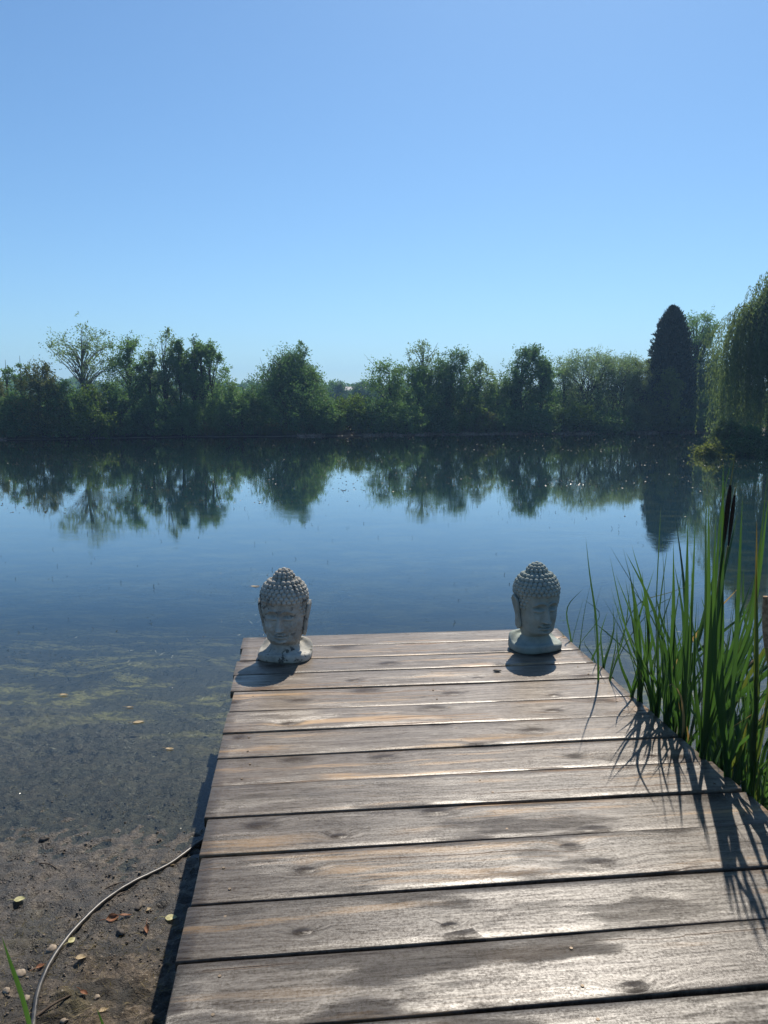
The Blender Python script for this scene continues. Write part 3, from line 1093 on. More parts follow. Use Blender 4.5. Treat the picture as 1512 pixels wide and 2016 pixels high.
# --- thin fans that fill the edge of the bed
rgf = np.random.default_rng(31)
for k in range(4):
    bx = 1256 + 30 * k + rgf.uniform(-6, 6)
    by = 1240 + (bx - 1100) * .853 - rgf.uniform(2, 26)
    tips = []
    for q in range(5):
        h = rgf.uniform(130, 300)
        tips.append((bx + rgf.normal(8, .24 * h), by - h, rgf.normal(0, .05)))
    shoot(bx, by, tips, 'thin fanned cattail filling the edge of the reed bed by the deck', 'thin fanned cattails at the deck edge', .011)

# --- the dense stand between the clumps and the picture edge
rg = np.random.default_rng(77)
STAND = 'cattails of the dense stand right of the deck'
for k in range(30):
    Y = rg.uniform(2.75, 4.6)
    xe = np.interp(Y, [2.77, 4.876], [1.417, 1.156])
    # photo column in which the plant stands
    bx = rg.uniform(1290 + (4.6 - Y) * 62, 1545)
    X_ = (bx - 756) / 1516 * Y * 1.03
    X_ = max(X_, xe + .06)
    zg = min(gz(X_, Y), -.01)
    root = np.array([X_, Y, zg])
    e = empty('cattail', tuple(root), 'green cattail in the dense stand between the deck clumps and the picture edge', 'cattail', STAND)
    nb = rg.integers(4, 7)
    H = rg.uniform(.70, 1.30)
    for q in range(nb):
        az = rg.uniform(0, 6.28)
        spread = rg.uniform(.08, .46) * H
        T = root + np.array([math.cos(az) * spread, math.sin(az) * spread, H * rg.uniform(.7, 1.05)])
        if Y < 3.4:
            T[0] = max(T[0], xe + .10)
        knee = root + np.array([rg.normal(0, .012), rg.normal(0, .012), H * .35])
        mid = knee * .45 + T * .55 + np.array([rg.normal(0, .02), rg.normal(0, .02), .03])
        mt = M_reed if rg.random() < .84 else (M_reed_turn if rg.random() < .5 else M_reed_dry)
        leaf_obj(spline([root, knee, mid, T], 20), rg.uniform(.013, .020), mt, e, face=rg.uniform(-1.2, 1.2), twist=rg.normal(0, 1.0), keel=.3)
    if Y < 3.5:
        mb = MB()
        mb.tube(np.array([[0, 0, -.03], [0.004, 0, .15], [.006, 0, .32]]), [.013, .0115, .007], 9)
        mb.build('sheath', M_sheath, e)

# ------------------------------------------------------------------ trees, bushes, willow
M_bark = plain_mat('dark_bark', (.025, .020, .016), (.075, .060, .048), 9, .9, .15)
M_barkg = plain_mat('grey_bark', (.07, .062, .052), (.17, .155, .135), 9, .9, .15)
def lm(name, *cs):
    k = 1.30
    return leaf_mat(name, *[tuple(k * v for v in c) for c in cs[:3]], *cs[3:])


LM = {
    'dark': lm('leaf_dark_green', (.016, .044, .020), (.036, .084, .036), (.075, .140, .055), .44),
    'mid': lm('leaf_mid_green', (.026, .064, .024), (.056, .118, .044), (.105, .180, .068), .50),
    'bright': leaf_mat('leaf_bright_green', (.035, .075, .016), (.065, .125, .026), (.11, .17, .04), .5),
    'olive': leaf_mat('leaf_olive', (.036, .052, .017), (.072, .096, .032), (.125, .140, .050), .42),
    'grey': lm('leaf_grey_green', (.038, .072, .042), (.076, .125, .072), (.135, .195, .115), .50),
    'willow': leaf_mat('leaf_willow', (.040, .076, .040), (.080, .126, .062), (.135, .182, .088), .55),
    'conifer': leaf_mat('needle_dark', (.006, .014, .010), (.012, .024, .016), (.020, .036, .022), .12, .6, .2),
    'yellow': leaf_mat('leaf_yellowing', (.055, .078, .020), (.10, .135, .034), (.165, .19, .055), .5),
}


def leaves(P, D, L, W, rg):
    """rhombic leaves: points, directions, lengths, widths"""
    n = len(P)
    D = D / (np.linalg.norm(D, axis=1)[:, None] + 1e-9)
    rnd = rg.normal(size=(n, 3))
    Sd = np.cross(D, rnd)
    Sd /= np.linalg.norm(Sd, axis=1)[:, None] + 1e-9
    L, W = np.broadcast_to(L, (n,))[:, None], np.broadcast_to(W, (n,))[:, None]
    V = np.stack([P, P + D * L * .45 + Sd * W * .5, P + D * L, P + D * L * .45 - Sd * W * .5], 1)
    return V.reshape(-1, 3), np.arange(n * 4).reshape(n, 4)


def tree(px, top, base_Y, hw, kind, label, cat='tree', name='tree', prof=None, nclump=40, per=70, sig=.16, leaf=(.16, .085), bark=None,
         low=.12, seed=0, stems=1, wind=0.0, bare=0, gap=0.0, group=None, lean=0.0, upright=.4, trunk_r=None, xoff=0):
    """crown top at pixel row `top`, half-width hw pixels, standing on the ground at distance base_Y"""
    rg = np.random.default_rng(seed + int(px * 13 + top))
    Tp = at_y(px, top, base_Y)
    x0, y0 = Tp[0] + xoff * .03, base_Y
    z0 = gz(x0, y0)
    H = Tp[2] - z0
    mpp = base_Y / 1516.0
    Rm = hw * mpp * (1.26 if cat == 'tree' else 1.08)
    nclump = int(nclump * 1.25)
    per = int(per * 1.55)
    leaf = (leaf[0] * .74, leaf[1] * .74)
    prof = prof or [(0, .45), (.15, .75), (.35, 1.0), (.6, .92), (.8, .62), (.93, .30), (1, .06)]
    e = empty(name, (x0, y0, z0), label, cat, group)
    TR = trunk_r or max(.04, .018 * H)
    trunk = MB()
    sts = []
    for s in range(stems):
        off = np.array([rg.normal(0, .18 * Rm), rg.normal(0, .18 * Rm), 0]) * (stems > 1)
        topo = np.array([lean * H + rg.normal(0, .25 * Rm) * (stems > 1), rg.normal(0, .2 * Rm) * (stems > 1), H * (rg.uniform(.8, .97) if s else .96)])
        mid = off * .6 + topo * .45 + np.array([rg.normal(0, .05 * Rm), rg.normal(0, .05 * Rm), 0])
        pth = spline([off - [0, 0, .1], off * .9 + topo * .15, mid, topo], 14)
        trunk.tube(pth, TR / math.sqrt(stems) * (1 - np.linspace(0, .9, 14)), 7)
        sts.append(pth)
    C, A = [], []
    tries = 0
    while len(C) < nclump and tries < nclump * 40:
        tries += 1
        h = low + (1 - low) * rg.random() ** .85
        rr = float(ipl(np.array([h]), prof)[0])
        if rg.random() > .25 + .75 * rr:
            continue
        az = rg.uniform(0, 2 * math.pi)
        r = Rm * rr * math.sqrt(rg.uniform(.12, 1.0)) * rg.uniform(.86, 1.10)
        c = np.array([r * math.cos(az) + lean * H * h + wind * Rm * h * h, r * math.sin(az), H * h * rg.uniform(.97, 1.0)])
        if gap and vnoise(c[0] / Rm * 2.2 + seed, c[2] / Rm * 2.2, seed) < gap:
            continue
        C.append(c)
    P, D = [], []
    for c in C:
        st = sts[rg.integers(len(sts))]
        hh = np.clip(c[2] / H - rg.uniform(.12, .34), .06, .9)
        q = st[int(hh * 13)]
        m_ = q * .5 + c * .5 + np.array([0, 0, rg.uniform(-.02, .10) * H])
        lp = spline([q, m_, c], 8)
        ln = np.linalg.norm(c - q)
        trunk.tube(lp, TR * .34 * (1 - np.linspace(0, .85, 8)) * min(1, .5 + ln / (Rm + .1) * .5), 5, False)
        k = int(per * rg.uniform(.6, 1.4))
        sg = sig * Rm * rg.uniform(.7, 1.3)
        # little twigs leave the clump centre, leaves sit along them
        nt = max(4, k // 9)
        td = rg.normal(size=(nt, 3)) + np.array([wind * .8, 0, upright])
        td /= np.linalg.norm(td, axis=1)[:, None]
        tl = np.clip(rg.normal(1.0, .35, nt), .2, 1.5) * sg * 1.7
        wi = rg.integers(nt, size=k)
        u = rg.random(k) ** .8
        pts = c + td[wi] * (tl[wi] * u)[:, None] + rg.normal(size=(k, 3)) * sg * .22
        P.append(pts)
        D.append(td[wi] * .8 + rg.normal(size=(k, 3)) * .75 + np.array([wind, 0, -.15]))
        k2 = int(k * .35)
        if k2:
            uu = rg.uniform(.45, 1, k2)
            P.append(np.array([np.interp(uu, np.linspace(0, 1, 8), lp[:, d]) for d in range(3)]).T + rg.normal(size=(k2, 3)) * sg * .6)
            D.append(rg.normal(size=(k2, 3)))
    # fine shoots that break the outline at the top
    for s in range(int(nclump * .14)):
        c = C[rg.integers(len(C))]
        if c[2] < H * .55:
            continue
        k = 22
        dr = np.array([rg.normal(0, .35) + wind, rg.normal(0, .35), 1.0])
        dr /= np.linalg.norm(dr)
        ll = rg.uniform(.10, .24) * Rm + .10
        u = rg.random(k)
        P.append(c + dr * (u * ll)[:, None] + rg.normal(size=(k, 3)) * .03)
        D.append(rg.normal(size=(k, 3)) * .6 + dr)
    P, D = np.concatenate(P), np.concatenate(D)
    keep = P[:, 2] > .05
    P, D = P[keep], D[keep]
    for s in range(bare):
        q = sts[0][int(rg.uniform(.45, .9) * 13)]
        az = rg.uniform(0, 6.28)
        ee = q + np.array([math.cos(az) * Rm * rg.uniform(.8, 1.4), math.sin(az) * Rm * .6, rg.uniform(.1, .3) * H])
        trunk.tube(spline([q, q * .5 + ee * .5 + [0, 0, -.05 * H], ee], 8), TR * .35 * (1 - np.linspace(0, .85, 8)), 5, False)
    n = len(P)
    V, Q = leaves(P, D, leaf[0] * rg.uniform(.65, 1.3, n), leaf[1] * rg.uniform(.7, 1.3, n), rg)
    link('crown', mesh_np('crown', V, Q), e, LM[kind])
    trunk.build('trunk', bark or M_bark, e)
    return e


DOME = [(0, .05), (.40, .15), (.52, .55), (.65, .95), (.80, 1.0), (.92, .70), (1, .2)]
TALL = [(0, .35), (.2, .7), (.45, 1), (.7, .85), (.88, .5), (1, .10)]
CONE = [(0, .85), (.12, 1), (.35, .96), (.55, .78), (.75, .50), (.9, .24), (1, .05)]
BUSH = [(0, .85), (.25, 1), (.55, .92), (.8, .66), (1, .25)]
COLU = [(0, .6), (.25, .9), (.6, 1), (.82, .72), (.94, .4), (1, .12)]
FB = lambda px: float(far_bank(np.array([(px - 756) / 1516 * 45]))[0])

# trees of the far bank: px, top, distance behind the waterline, half width, look
T_FAR = [
    (10, 702, 3.5, 18, 'mid', TALL, 16, 40, 'thin sapling tip showing beyond the bushes at the picture edge', {}),
    (38, 694, 4.0, 17, 'mid', TALL, 16, 40, 'small windblown sapling beside the thin sapling tip', dict(wind=.3)),
    (159, 640, 3.0, 54, 'grey', DOME, 46, 30, 'open domed tree with bare lower trunk and thin airy crown', dict(sig=.17, gap=.28, low=.40, bark=M_barkg, trunk_r=.11)),
    (250, 666, 3.0, 42, 'mid', COLU, 60, 62, 'rounded leafy tree at the near end of the slender tree row', dict(low=.2, gap=.18)),
    (292, 684, 2.6, 20, 'dark', COLU, 30, 55, 'narrow dark tree squeezed between the rounded tree and the airy spire', dict(gap=.2)),
    (324, 646, 2.8, 29, 'grey', TALL, 44, 48, 'tallest airy spire of the slender tree row', dict(gap=.25, stems=2, sig=.19)),
    (351, 670, 2.2, 20, 'mid', COLU, 34, 52, 'slim tree just beside the tallest airy spire', dict(gap=.2)),
    (380, 656, 2.4, 26, 'dark', TALL, 44, 58, 'pointed dark-leaved tree in the slender tree row', dict(stems=2)),
    (406, 672, 2.0, 30, 'mid', COLU, 50, 52, 'broad-topped tree closing the slender tree row', dict(stems=2, gap=.15)),
    (588, 672, 2.2, 34, 'dark', TALL, 50, 60, 'leafy spire rising from the middle of the big round bush', {}),
    (562, 700, 2.0, 82, 'dark', CONE, 150, 85, 'big dense dark tree broad to the ground beside the open gap', dict(stems=3, low=.05, sig=.13, wind=.08)),
    (612, 730, 2.6, 40, 'mid', CONE, 60, 70, 'rounded shoulder of foliage filling the side of the big dense tree', dict(low=.05)),
    (766, 710, 2.4, 44, 'mid', TALL, 62, 46, 'loose light tree with a leaning shoot beside the open gap', dict(gap=.22, bare=2)),
    (832, 674, 2.8, 34, 'grey', DOME, 40, 32, 'scraggly tree with bare crooked branches above the bushes', dict(gap=.25, bare=7, low=.35, bark=M_bark)),
    (822, 724, 2.2, 46, 'mid', BUSH, 70, 66, 'leafy lower tree in front of the scraggly tree', dict(low=.05)),
    (886, 691, 1.8, 43, 'dark', COLU, 95, 78, 'dense dark tree with upswept tip beside the scraggly tree', dict(low=.06, wind=.12)),
    (946, 716, 2.6, 40, 'grey', TALL, 58, 46, 'light feathery tree between two dense dark trees', dict(gap=.2, stems=2)),
    (984, 740, 2.2, 30, 'mid', COLU, 44, 58, 'low rounded tree behind the small bright bush', dict(low=.05)),
    (1030, 680, 2.0, 40, 'dark', TALL, 84, 64, 'windswept tree with plume-like tips bending over', dict(wind=.30, stems=2, low=.1, gap=.12)),
    (1066, 706, 1.8, 32, 'mid', COLU, 66, 66, 'rounded tree right against the windswept tree', dict(low=.08)),
    (1112, 720, 3.0, 28, 'grey', TALL, 32, 30, 'thin see-through tree where sky shows between branches', dict(gap=.3, stems=2, sig=.2)),
    (1160, 697, 3.2, 54, 'grey', [(0, .5), (.4, .8), (.75, 1), (.92, .85), (1, .5)], 100, 60, 'feathery round-topped tree, first of the grey-green willows', dict(stems=4, gap=.12, leaf=(.19, .06))),
    (1218, 702, 2.8, 42, 'grey', [(0, .6), (.5, .9), (.8, 1), (.95, .8), (1, .5)], 84, 62, 'feathery grey-green tree in the middle of the willow row', dict(stems=4, leaf=(.19, .06))),
    (1266, 706, 2.4, 36, 'willow', [(0, .6), (.5, .9), (.8, 1), (.95, .8), (1, .5)], 74, 62, 'feathery pale tree against the dark conifer', dict(stems=4, leaf=(.19, .06))),
    (1374, 612, 5.0, 40, 'mid', [(0, .3), (.3, .6), (.5, .9), (.75, 1), (.9, .8), (1, .3)], 120, 76, 'tall broadleaf tree peeping out behind the dark conifer', dict(sig=.15, gap=.15)),
    (1408, 690, 3.0, 38, 'grey', TALL, 54, 46, 'light tree between the conifer and the weeping willow', dict(gap=.18, stems=2)),
    (1440, 720, 2.0, 40, 'mid', COLU, 60, 60, 'leafy tree half hidden by the weeping willow', dict(stems=2)),
]
for k, (px, top, dy, hw, kd, pf, nc, per, lab, kw) in enumerate(T_FAR):
    if 240 < px < 420:
        hw, per = hw * 1.12, int(per * 1.3)
    tree(px, top, FB(px) + dy, hw, kd, lab, prof=pf, nclump=nc, per=per, seed=100 + k, group='trees along the far bank', **kw)

# bushes of the far bank
B_FAR = [
    (-30, 735, 1.5, 46, 'olive', 'olive bush cut by the picture edge'),
    (76, 716, 1.6, 50, 'olive', 'tall olive-brown bush under the saplings'),
    (122, 752, 1.2, 40, 'mid', 'mid-green bush beneath the open domed tree'),
    (178, 764, 1.0, 48, 'bright', 'sunlit yellow-green bush between the domed tree and the tree row'),
    (28, 776, .7, 46, 'dark', 'low dark waterside bush near the picture edge'),
    (236, 776, .8, 44, 'dark', 'dark shrub at the foot of the rounded leafy tree'),
    (300, 790, .7, 44, 'dark', 'dark shrub at the foot of the slender tree row'),
    (362, 790, .6, 36, 'mid', 'thin leafy shrub among the slender stems'),
    (446, 752, 1.6, 44, 'mid', 'rounded bush between the tree row and the big dense tree'),
    (478, 772, .8, 52, 'dark', 'dark shrub against the big dense tree'),
    (640, 790, .9, 42, 'mid', 'low green shrub at the edge of the open gap'),
    (694, 784, 1.3, 46, 'bright', 'light green shrub in the middle of the open gap'),
    (742, 788, .7, 44, 'dark', 'dark shrub closing the open gap'),
    (800, 800, .6, 44, 'mid', 'waterside shrub below the scraggly tree'),
    (866, 812, .5, 40, 'dark', 'dark waterside shrub below the dense dark tree'),
    (930, 784, .8, 30, 'bright', 'small bright green bush on the bank'),
    (956, 812, .4, 26, 'olive', 'reddish-olive low bush beside the small bright bush'),
    (1000, 806, .6, 40, 'mid', 'waterside shrub below the windswept tree'),
    (1060, 810, .5, 44, 'dark', 'dark shrub below the rounded tree'),
    (1136, 800, .6, 40, 'bright', 'bright green clump of tall waterside growth'),
    (1196, 812, .5, 44, 'dark', 'dark waterside shrub below the willow row'),
    (1248, 806, .6, 34, 'willow', 'pale shrub at the foot of the willow row'),
    (1280, 800, .9, 34, 'olive', 'olive shrub at the foot of the conifer'),
    (1318, 726, .9, 32, 'yellow', 'small yellow-green tree standing in front of the conifer'),
    (1376, 812, .4, 48, 'dark', 'dark low bush overhanging the corner of the pond'),
    (1392, 776, 1.2, 36, 'mid', 'mid-green bush between the conifer and the willow'),
    (1452, 800, .9, 52, 'dark', 'dark bush behind the weeping willow skirts'),
]
for k, (px, top, dy, hw, kd, lab) in enumerate(B_FAR):
    tree(px, top, FB(px) + dy * .6, hw, kd, lab, cat='bush', name='bush', prof=BUSH, nclump=int(34 + hw * .7), per=62, sig=.15, low=.02, seed=300 + k,
         stems=3, leaf=(.15, .075), trunk_r=.05, upright=.3, group='bushes along the far bank')

# conifer
def conifer(px, top, Y, hw, label):
    rg = np.random.default_rng(9)
    Tp = at_y(px, top, Y)
    z0 = gz(Tp[0], Y)
    H = Tp[2] - z0
    Rm = hw * Y / 1516
    e = empty('conifer', (Tp[0], Y, z0), label, 'tree', 'trees along the far bank')
    pf = [(0, .95), (.15, 1.0), (.38, .94), (.63, .75), (.80, .54), (.89, .40), (.95, .25), (1, .05)]
    n = 1900
    h = .03 + .97 * rg.random(n) ** .85
    az = rg.uniform(0, 2 * math.pi, n)
    P, D = [], []
    tr = MB()
    tr.tube([[0, 0, -.1], [0, 0, H * .5], [0, 0, H * .985]], [.17, .11, .015], 8)
    for hh, a in zip(h, az):
        r = Rm * float(ipl(np.array([hh]), pf)[0]) * rg.uniform(.70, 1.17)
        tip = np.array([r * math.cos(a), r * math.sin(a), hh * H])
        ro = np.array([0.25 * r * math.cos(a), 0.25 * r * math.sin(a), hh * H - .35 * r])
        k = 16
        u = rg.uniform(.1, 1, k)
        dr = tip - ro
        dr /= np.linalg.norm(dr) + 1e-6
        P.append(ro + (tip - ro) * u[:, None] + rg.normal(size=(k, 3)) * .05)
        D.append(dr * .9 + rg.normal(size=(k, 3)) * .45 + np.array([0, 0, .8]))
    P, D = np.concatenate(P), np.concatenate(D)
    V, Q = leaves(P, D, rg.uniform(.16, .34, len(P)), rg.uniform(.07, .13, len(P)), rg)
    link('crown', mesh_np('crown', V, Q), e, LM['conifer'])
    tr.build('trunk', M_bark, e)


conifer(1326, 608, FB(1326) + 2.4, 50, 'tall dark pointed conifer rising above the bank')

# weeping willow on the right bank
def willow(x0, y0, H, label, limbs, seed, name='willow_tree', nst=420, lo=.25, slen=(.3, .8)):
    rg = np.random.default_rng(seed)
    z0 = gz(x0, y0)
    e = empty(name, (x0, y0, z0), label, 'tree')
    tr = MB()
    tr.tube(spline([[0, 0, -.2], [.05, 0, H * .25], [-.1, .1, H * .45]], 10), [.38, .33, .30, .28, .27, .25, .24, .22, .20, .18], 10)
    ends = []
    for (dx, dy, dz) in limbs:
        q = np.array([rg.normal(0, .08), rg.normal(0, .08), H * rg.uniform(.28, .45)])
        en = np.array([dx, dy, dz])
        m_ = q * .34 + en * .66 + np.array([0, 0, .20 * H])
        lp = spline([q, m_, en], 16)
        tr.tube(lp[:14], .12 * (1 - np.linspace(0, .95, 14)), 6, False)
        ends.append(lp)
    P, D = [], []
    for s in range(nst):
        lp = ends[rg.integers(len(ends)) if rg.random() > .3 else rg.integers(min(6, len(ends)))]
        u = min(1, rg.choice([.42, .58, .74, .88, 1.0]) + rg.normal(0, .02))
        p = np.array([np.interp(u, np.linspace(0, 1, 16), lp[:, d]) for d in range(3)]) + rg.normal(size=3) * np.array([.20, .20, .10])
        out = p[:2] / (np.linalg.norm(p[:2]) + .1)
        ln = p[2] * rg.uniform(*slen)
        n = int(ln / .045) + 6
        v = np.linspace(0, 1, n)
        arch = .28 * H / 8
        pts = np.stack([p[0] + out[0] * arch * np.sin(np.minimum(v * 4, 1.57)) + .05 * np.sin(v * 9 + s), p[1] + out[1] * arch * np.sin(np.minimum(v * 4, 1.57)),
                        p[2] + .16 * np.sin(np.minimum(v * 6, math.pi)) - ln * v], -1)
        pts = pts[pts[:, 2] > lo]
        P.append(pts + rg.normal(size=pts.shape) * .022)
        D.append(rg.normal(size=pts.shape) * .35 + np.array([0, 0, -1.0]))
    P, D = np.concatenate(P), np.concatenate(D)
    V, Q = leaves(P, D, rg.uniform(.09, .19, len(P)), rg.uniform(.022, .042, len(P)), rg)
    link('crown', mesh_np('crown', V, Q), e, LM['willow'])
    tr.build('trunk', M_bark, e)


wq = at_y(1530, 700, 31.0)
wl_ = [(-2.35, .0, 4.9), (-2.25, -.7, 4.4), (-1.8, .2, 5.5), (-1.7, -.6, 5.2), (-.7, 0, 6.6), (-1.25, -.3, 5.9), (-1.9, -.5, 3.9), (-2.0, .6, 4.5), (-1.7, .2, 5.2), (-1.4, -.9, 5.3), (-.9, .4, 6.0), (-.9, -.8, 6.3), (-.75, .3, 6.6), (.0, -.6, 6.6), (.5, .4, 6.7), (1.2, -.4, 6.2),
       (-1.5, -1.4, 4.4), (-.6, -1.8, 4.8), (.5, -1.8, 5.0), (1.6, -1.2, 4.4), (1.9, .3, 4.6), (.9, 1.4, 5.4), (-.5, 1.6, 5.4), (-1.3, 1.3, 4.5)]
willow(wq[0], 31.0, 7.6, 'tall weeping willow with hanging curtains of leaves at the picture edge', wl_, 5, nst=600, lo=.35, slen=(.28, .92))
tree(1436, 818, 29.2, 40, 'willow', 'pale drooping bush below the weeping willow at the waterline', cat='bush', name='bush', prof=BUSH, nclump=60, per=70, sig=.16, low=.02, seed=41, stems=3, leaf=(.15, .05), upright=-.7)
tree(1398, 868, 27.8, 30, 'yellow', 'low yellow-green bush trailing over the water beside the willow', cat='bush', name='bush', prof=BUSH, nclump=46, per=60, sig=.2, low=.02, seed=42, stems=2, leaf=(.12, .05), upright=-.6)
tree(1475, 850, 28.6, 46, 'dark', 'dark bush under the skirts of the weeping willow', cat='bush', name='bush', prof=BUSH, nclump=50, per=60, sig=.2, low=.02, seed=43, stems=2, leaf=(.13, .06))

# distant trees seen through the gap, a house roof, the wooded skyline
for (px, top, Y, hw, lab) in [(664, 754, 118, 25, 'distant round tree seen through the open gap'), (716, 752, 112, 24, 'distant tree with a ragged top beside the far house'),
                              (742, 758, 116, 22, 'distant tree partly behind the loose light tree')]:
    tree(px, top, Y, hw, 'dark', lab, prof=BUSH, nclump=60, per=60, sig=.16, low=.15, seed=60, leaf=(.32, .2), group='distant trees in the gap')
hq = at_y(692, 771, 128.0)
hz0 = gz(hq[0], 128.0)
hs = empty('distant_house', (hq[0], 128.0, hz0), 'small pale house roof far off between the distant trees', 'house')
mb = MB()
hh = hq[2] - hz0
mb.box(-3.2, 3.2, -2.2, 2.2, -.3, hh - .2)
mb.build('wall', plain_mat('house_wall', (.42, .38, .32), (.55, .5, .44), 3, .9, .2), hs, False)
mb = MB()
rz_ = hh - .2
V = [(-3.5, -2.6, rz_), (3.5, -2.6, rz_), (3.5, 0, rz_ + 1.0), (-3.5, 0, rz_ + 1.0), (-3.5, 2.6, rz_), (3.5, 2.6, rz_),
     (-3.5, -2.6, rz_ - .15), (3.5, -2.6, rz_ - .15), (-3.5, 2.6, rz_ - .15), (3.5, 2.6, rz_ - .15)]
mb.add(V, [[0, 1, 2, 3], [3, 2, 5, 4], [6, 7, 1, 0], [4, 5, 9, 8], [6, 8, 9, 7]])
mb.add([V[0], V[3], V[4]], [[0, 1, 2]])
mb.add([V[1], V[2], V[5]], [[0, 2, 1]])
mb.build('roof', plain_mat('house_roof', (.22, .22, .23), (.30, .30, .31), 3, .6, .3), hs, False)

rg = np.random.default_rng(50)
P, D = [], []
for k in range(700):
    xx = rg.uniform(-150, 170)
    yy = rg.uniform(150, 250)
    zz = gz(xx, yy)
    hgt = rg.uniform(2.2, 4.2) * (1.0 if xx < 20 else .8)
    n = 150
    a, b_ = rg.uniform(0, 6.28, n), rg.random(n)
    r = hgt * .55 * np.sqrt(np.clip(1 - (b_ * 1.3 - .4) ** 2, .05, 1))
    P.append(np.stack([xx + r * np.cos(a), yy + r * np.sin(a), zz + b_ * hgt + rg.normal(0, .2, n)], -1))
    D.append(rg.normal(size=(n, 3)))
P, D = np.concatenate(P), np.concatenate(D)
V, Q = leaves(P, D, rg.uniform(.4, .95, len(P)), rg.uniform(.3, .6, len(P)), rg)
tag(link('distant_woods', mesh_np('distant_woods', V, Q), None, LM['dark']), kind='stuff')

# thicket that closes the bank behind the trees
P, D = [], []
for k in range(330):
    yy = rg.uniform(51, 62)
    xx = rg.uniform(-.62, .60) * yy
    zz = gz(xx, yy)
    px_ = xx / yy * 1516 + 756
    hgt = rg.uniform(1.2, 2.5)
    if 610 < px_ < 760:
        hgt = rg.uniform(.9, 1.5)
    n = 170
    a, b_ = rg.uniform(0, 6.28, n), rg.random(n)
    r = hgt * .5 * np.sqrt(np.clip(1 - (b_ * 1.3 - .35) ** 2, .05, 1)) * rg.uniform(.5, 1.1, n)
    P.append(np.stack([xx + r * np.cos(a), yy + r * np.sin(a), zz + b_ * hgt + rg.normal(0, .1, n)], -1))
    D.append(rg.normal(size=(n, 3)))
for k in range(260):
    yy = rg.uniform(9, 50)
    xx = 2.9 + .475 * (yy - 3) + .9 + abs(rg.normal(0, 3.2))
    zz = gz(xx, yy)
    hgt = rg.uniform(.5, 1.5)
    n = 120
    a, b_ = rg.uniform(0, 6.28, n), rg.random(n)
    r = hgt * .7 * np.sqrt(np.clip(1 - (b_ * 1.3 - .35) ** 2, .05, 1)) * rg.uniform(.4, 1.1, n)
    P.append(np.stack([xx + r * np.cos(a), yy + r * np.sin(a), zz + b_ * hgt + rg.normal(0, .06, n)], -1))
    D.append(rg.normal(size=(n, 3)))
P, D = np.concatenate(P), np.concatenate(D)
V, Q = leaves(P, D, rg.uniform(.18, .42, len(P)), rg.uniform(.10, .22, len(P)), rg)
tag(link('undergrowth', mesh_np('undergrowth', V, Q), None, LM['dark']), kind='stuff')

# tall rough grass and dead stems along the far waterline
rg = np.random.default_rng(51)
n = 26000
xx = rg.uniform(-26, 24, n)
yy = far_bank(xx) + np.abs(rg.normal(.9, .9, n)) + .15
keep = vnoise(xx * 1.3, yy * 1.3, 3) > .35
xx, yy = xx[keep], yy[keep]
n = len(xx)
P = np.stack([xx, yy, ground_z(xx, yy, False) - .02], -1)
D = np.stack([rg.normal(0, .3, n), rg.normal(0, .3, n), np.ones(n)], -1)
V, Q = leaves(P, D, rg.uniform(.15, .75, n), rg.uniform(.02, .05, n), rg)
tag(link('bank_grass', mesh_np('bank_grass', V, Q), None, LM['olive']), kind='stuff')

# ------------------------------------------------------------------ hose, leaves, stones, weed
def gpt(px, py, lift=0.0):
    p = at(px, py, 0.03)
    for _ in range(6):
        p = at(px, py, max(gz(p[0], p[1]), 0.0))
    return np.array([p[0], p[1], max(gz(p[0], p[1]), 0.0) + lift])


t = NT('hose_rubber')
o = t.pos()
nz = t.noise(o, 30, 4, .6)
M_hose = t.done(t.bsdf(t.mix(t.smooth(nz, .40, .65), (.018, .017, .016), (.060, .054, .045)), .42, .5, t.bump(nz, .2, .003)))
hp = [gpt(58, 2100), gpt(66, 2016), gpt(76, 1958), gpt(101, 1896), gpt(148, 1836), gpt(203, 1777), gpt(270, 1735), gpt(336, 1703), gpt(392, 1664), gpt(440, 1632)]
pth = spline(hp, 90)
pth[:, 2] = np.convolve(np.pad(np.maximum(ground_z(pth[:, 0], pth[:, 1]), -.02), 6, 'edge'), np.ones(13) / 13, 'valid') + .008
mb = MB()
mb.tube(pth, .0088 * (1 + .05 * (vnoise(np.arange(90) * .7, np.zeros(90), 3) - .5)), 12)
tag(mb.build('hose', M_hose), 'long grey garden hose curving over the mud and under the deck', 'hose')


def leaf_mesh(L, W, curl, seed, jag=0.0):
    rg = np.random.default_rng(seed)
    n, m = 13, 7
    u = np.linspace(0, 1, n)
    wv = W * np.sin(np.clip(u, .02, .99) ** .85 * math.pi) ** .8 * (1 + jag * np.sin(u * 40))
    V = []
    for i in range(n):
        for c in np.linspace(-1, 1, m):
            y = c * wv[i] / 2
            z = curl * (abs(c) ** 2 * wv[i] * .5 + .3 * L * (u[i] - .5) ** 2 * 2) + L * .02 * math.sin(u[i] * 7 + c * 2 + seed)
            V.append((u[i] * L - L / 2, y, z))
    ii = (np.arange(n - 1)[:, None] * m + np.arange(m - 1)[None]).ravel()
    return np.array(V), np.stack([ii, ii + m, ii + m + 1, ii + 1], -1)


def fallen_leaf(px, py, L, W, rot, curl, mat, label, group, name='fallen_leaf', tilt=(0, 0), water=False):
    p = gpt(px, py, .006)
    if water:
        p = at(px, py, 0.004)
    V, Q = leaf_mesh(L, W, curl, int(px * 3 + py))
    o = link(name, mesh_np(name, V, Q, True), None, mat)
    stm = MB()
    stm.tube([[-L / 2, 0, curl * .15 * L + .001], [-L / 2 - .012, .003, .004], [-L / 2 - .024, .004, .002]], [.0012, .001, .0008], 5)
    stm.build('stem', mat, o)
    o.location = p
    o.rotation_euler = (tilt[0], tilt[1], rot)
    return tag(o, label, 'leaf', group)


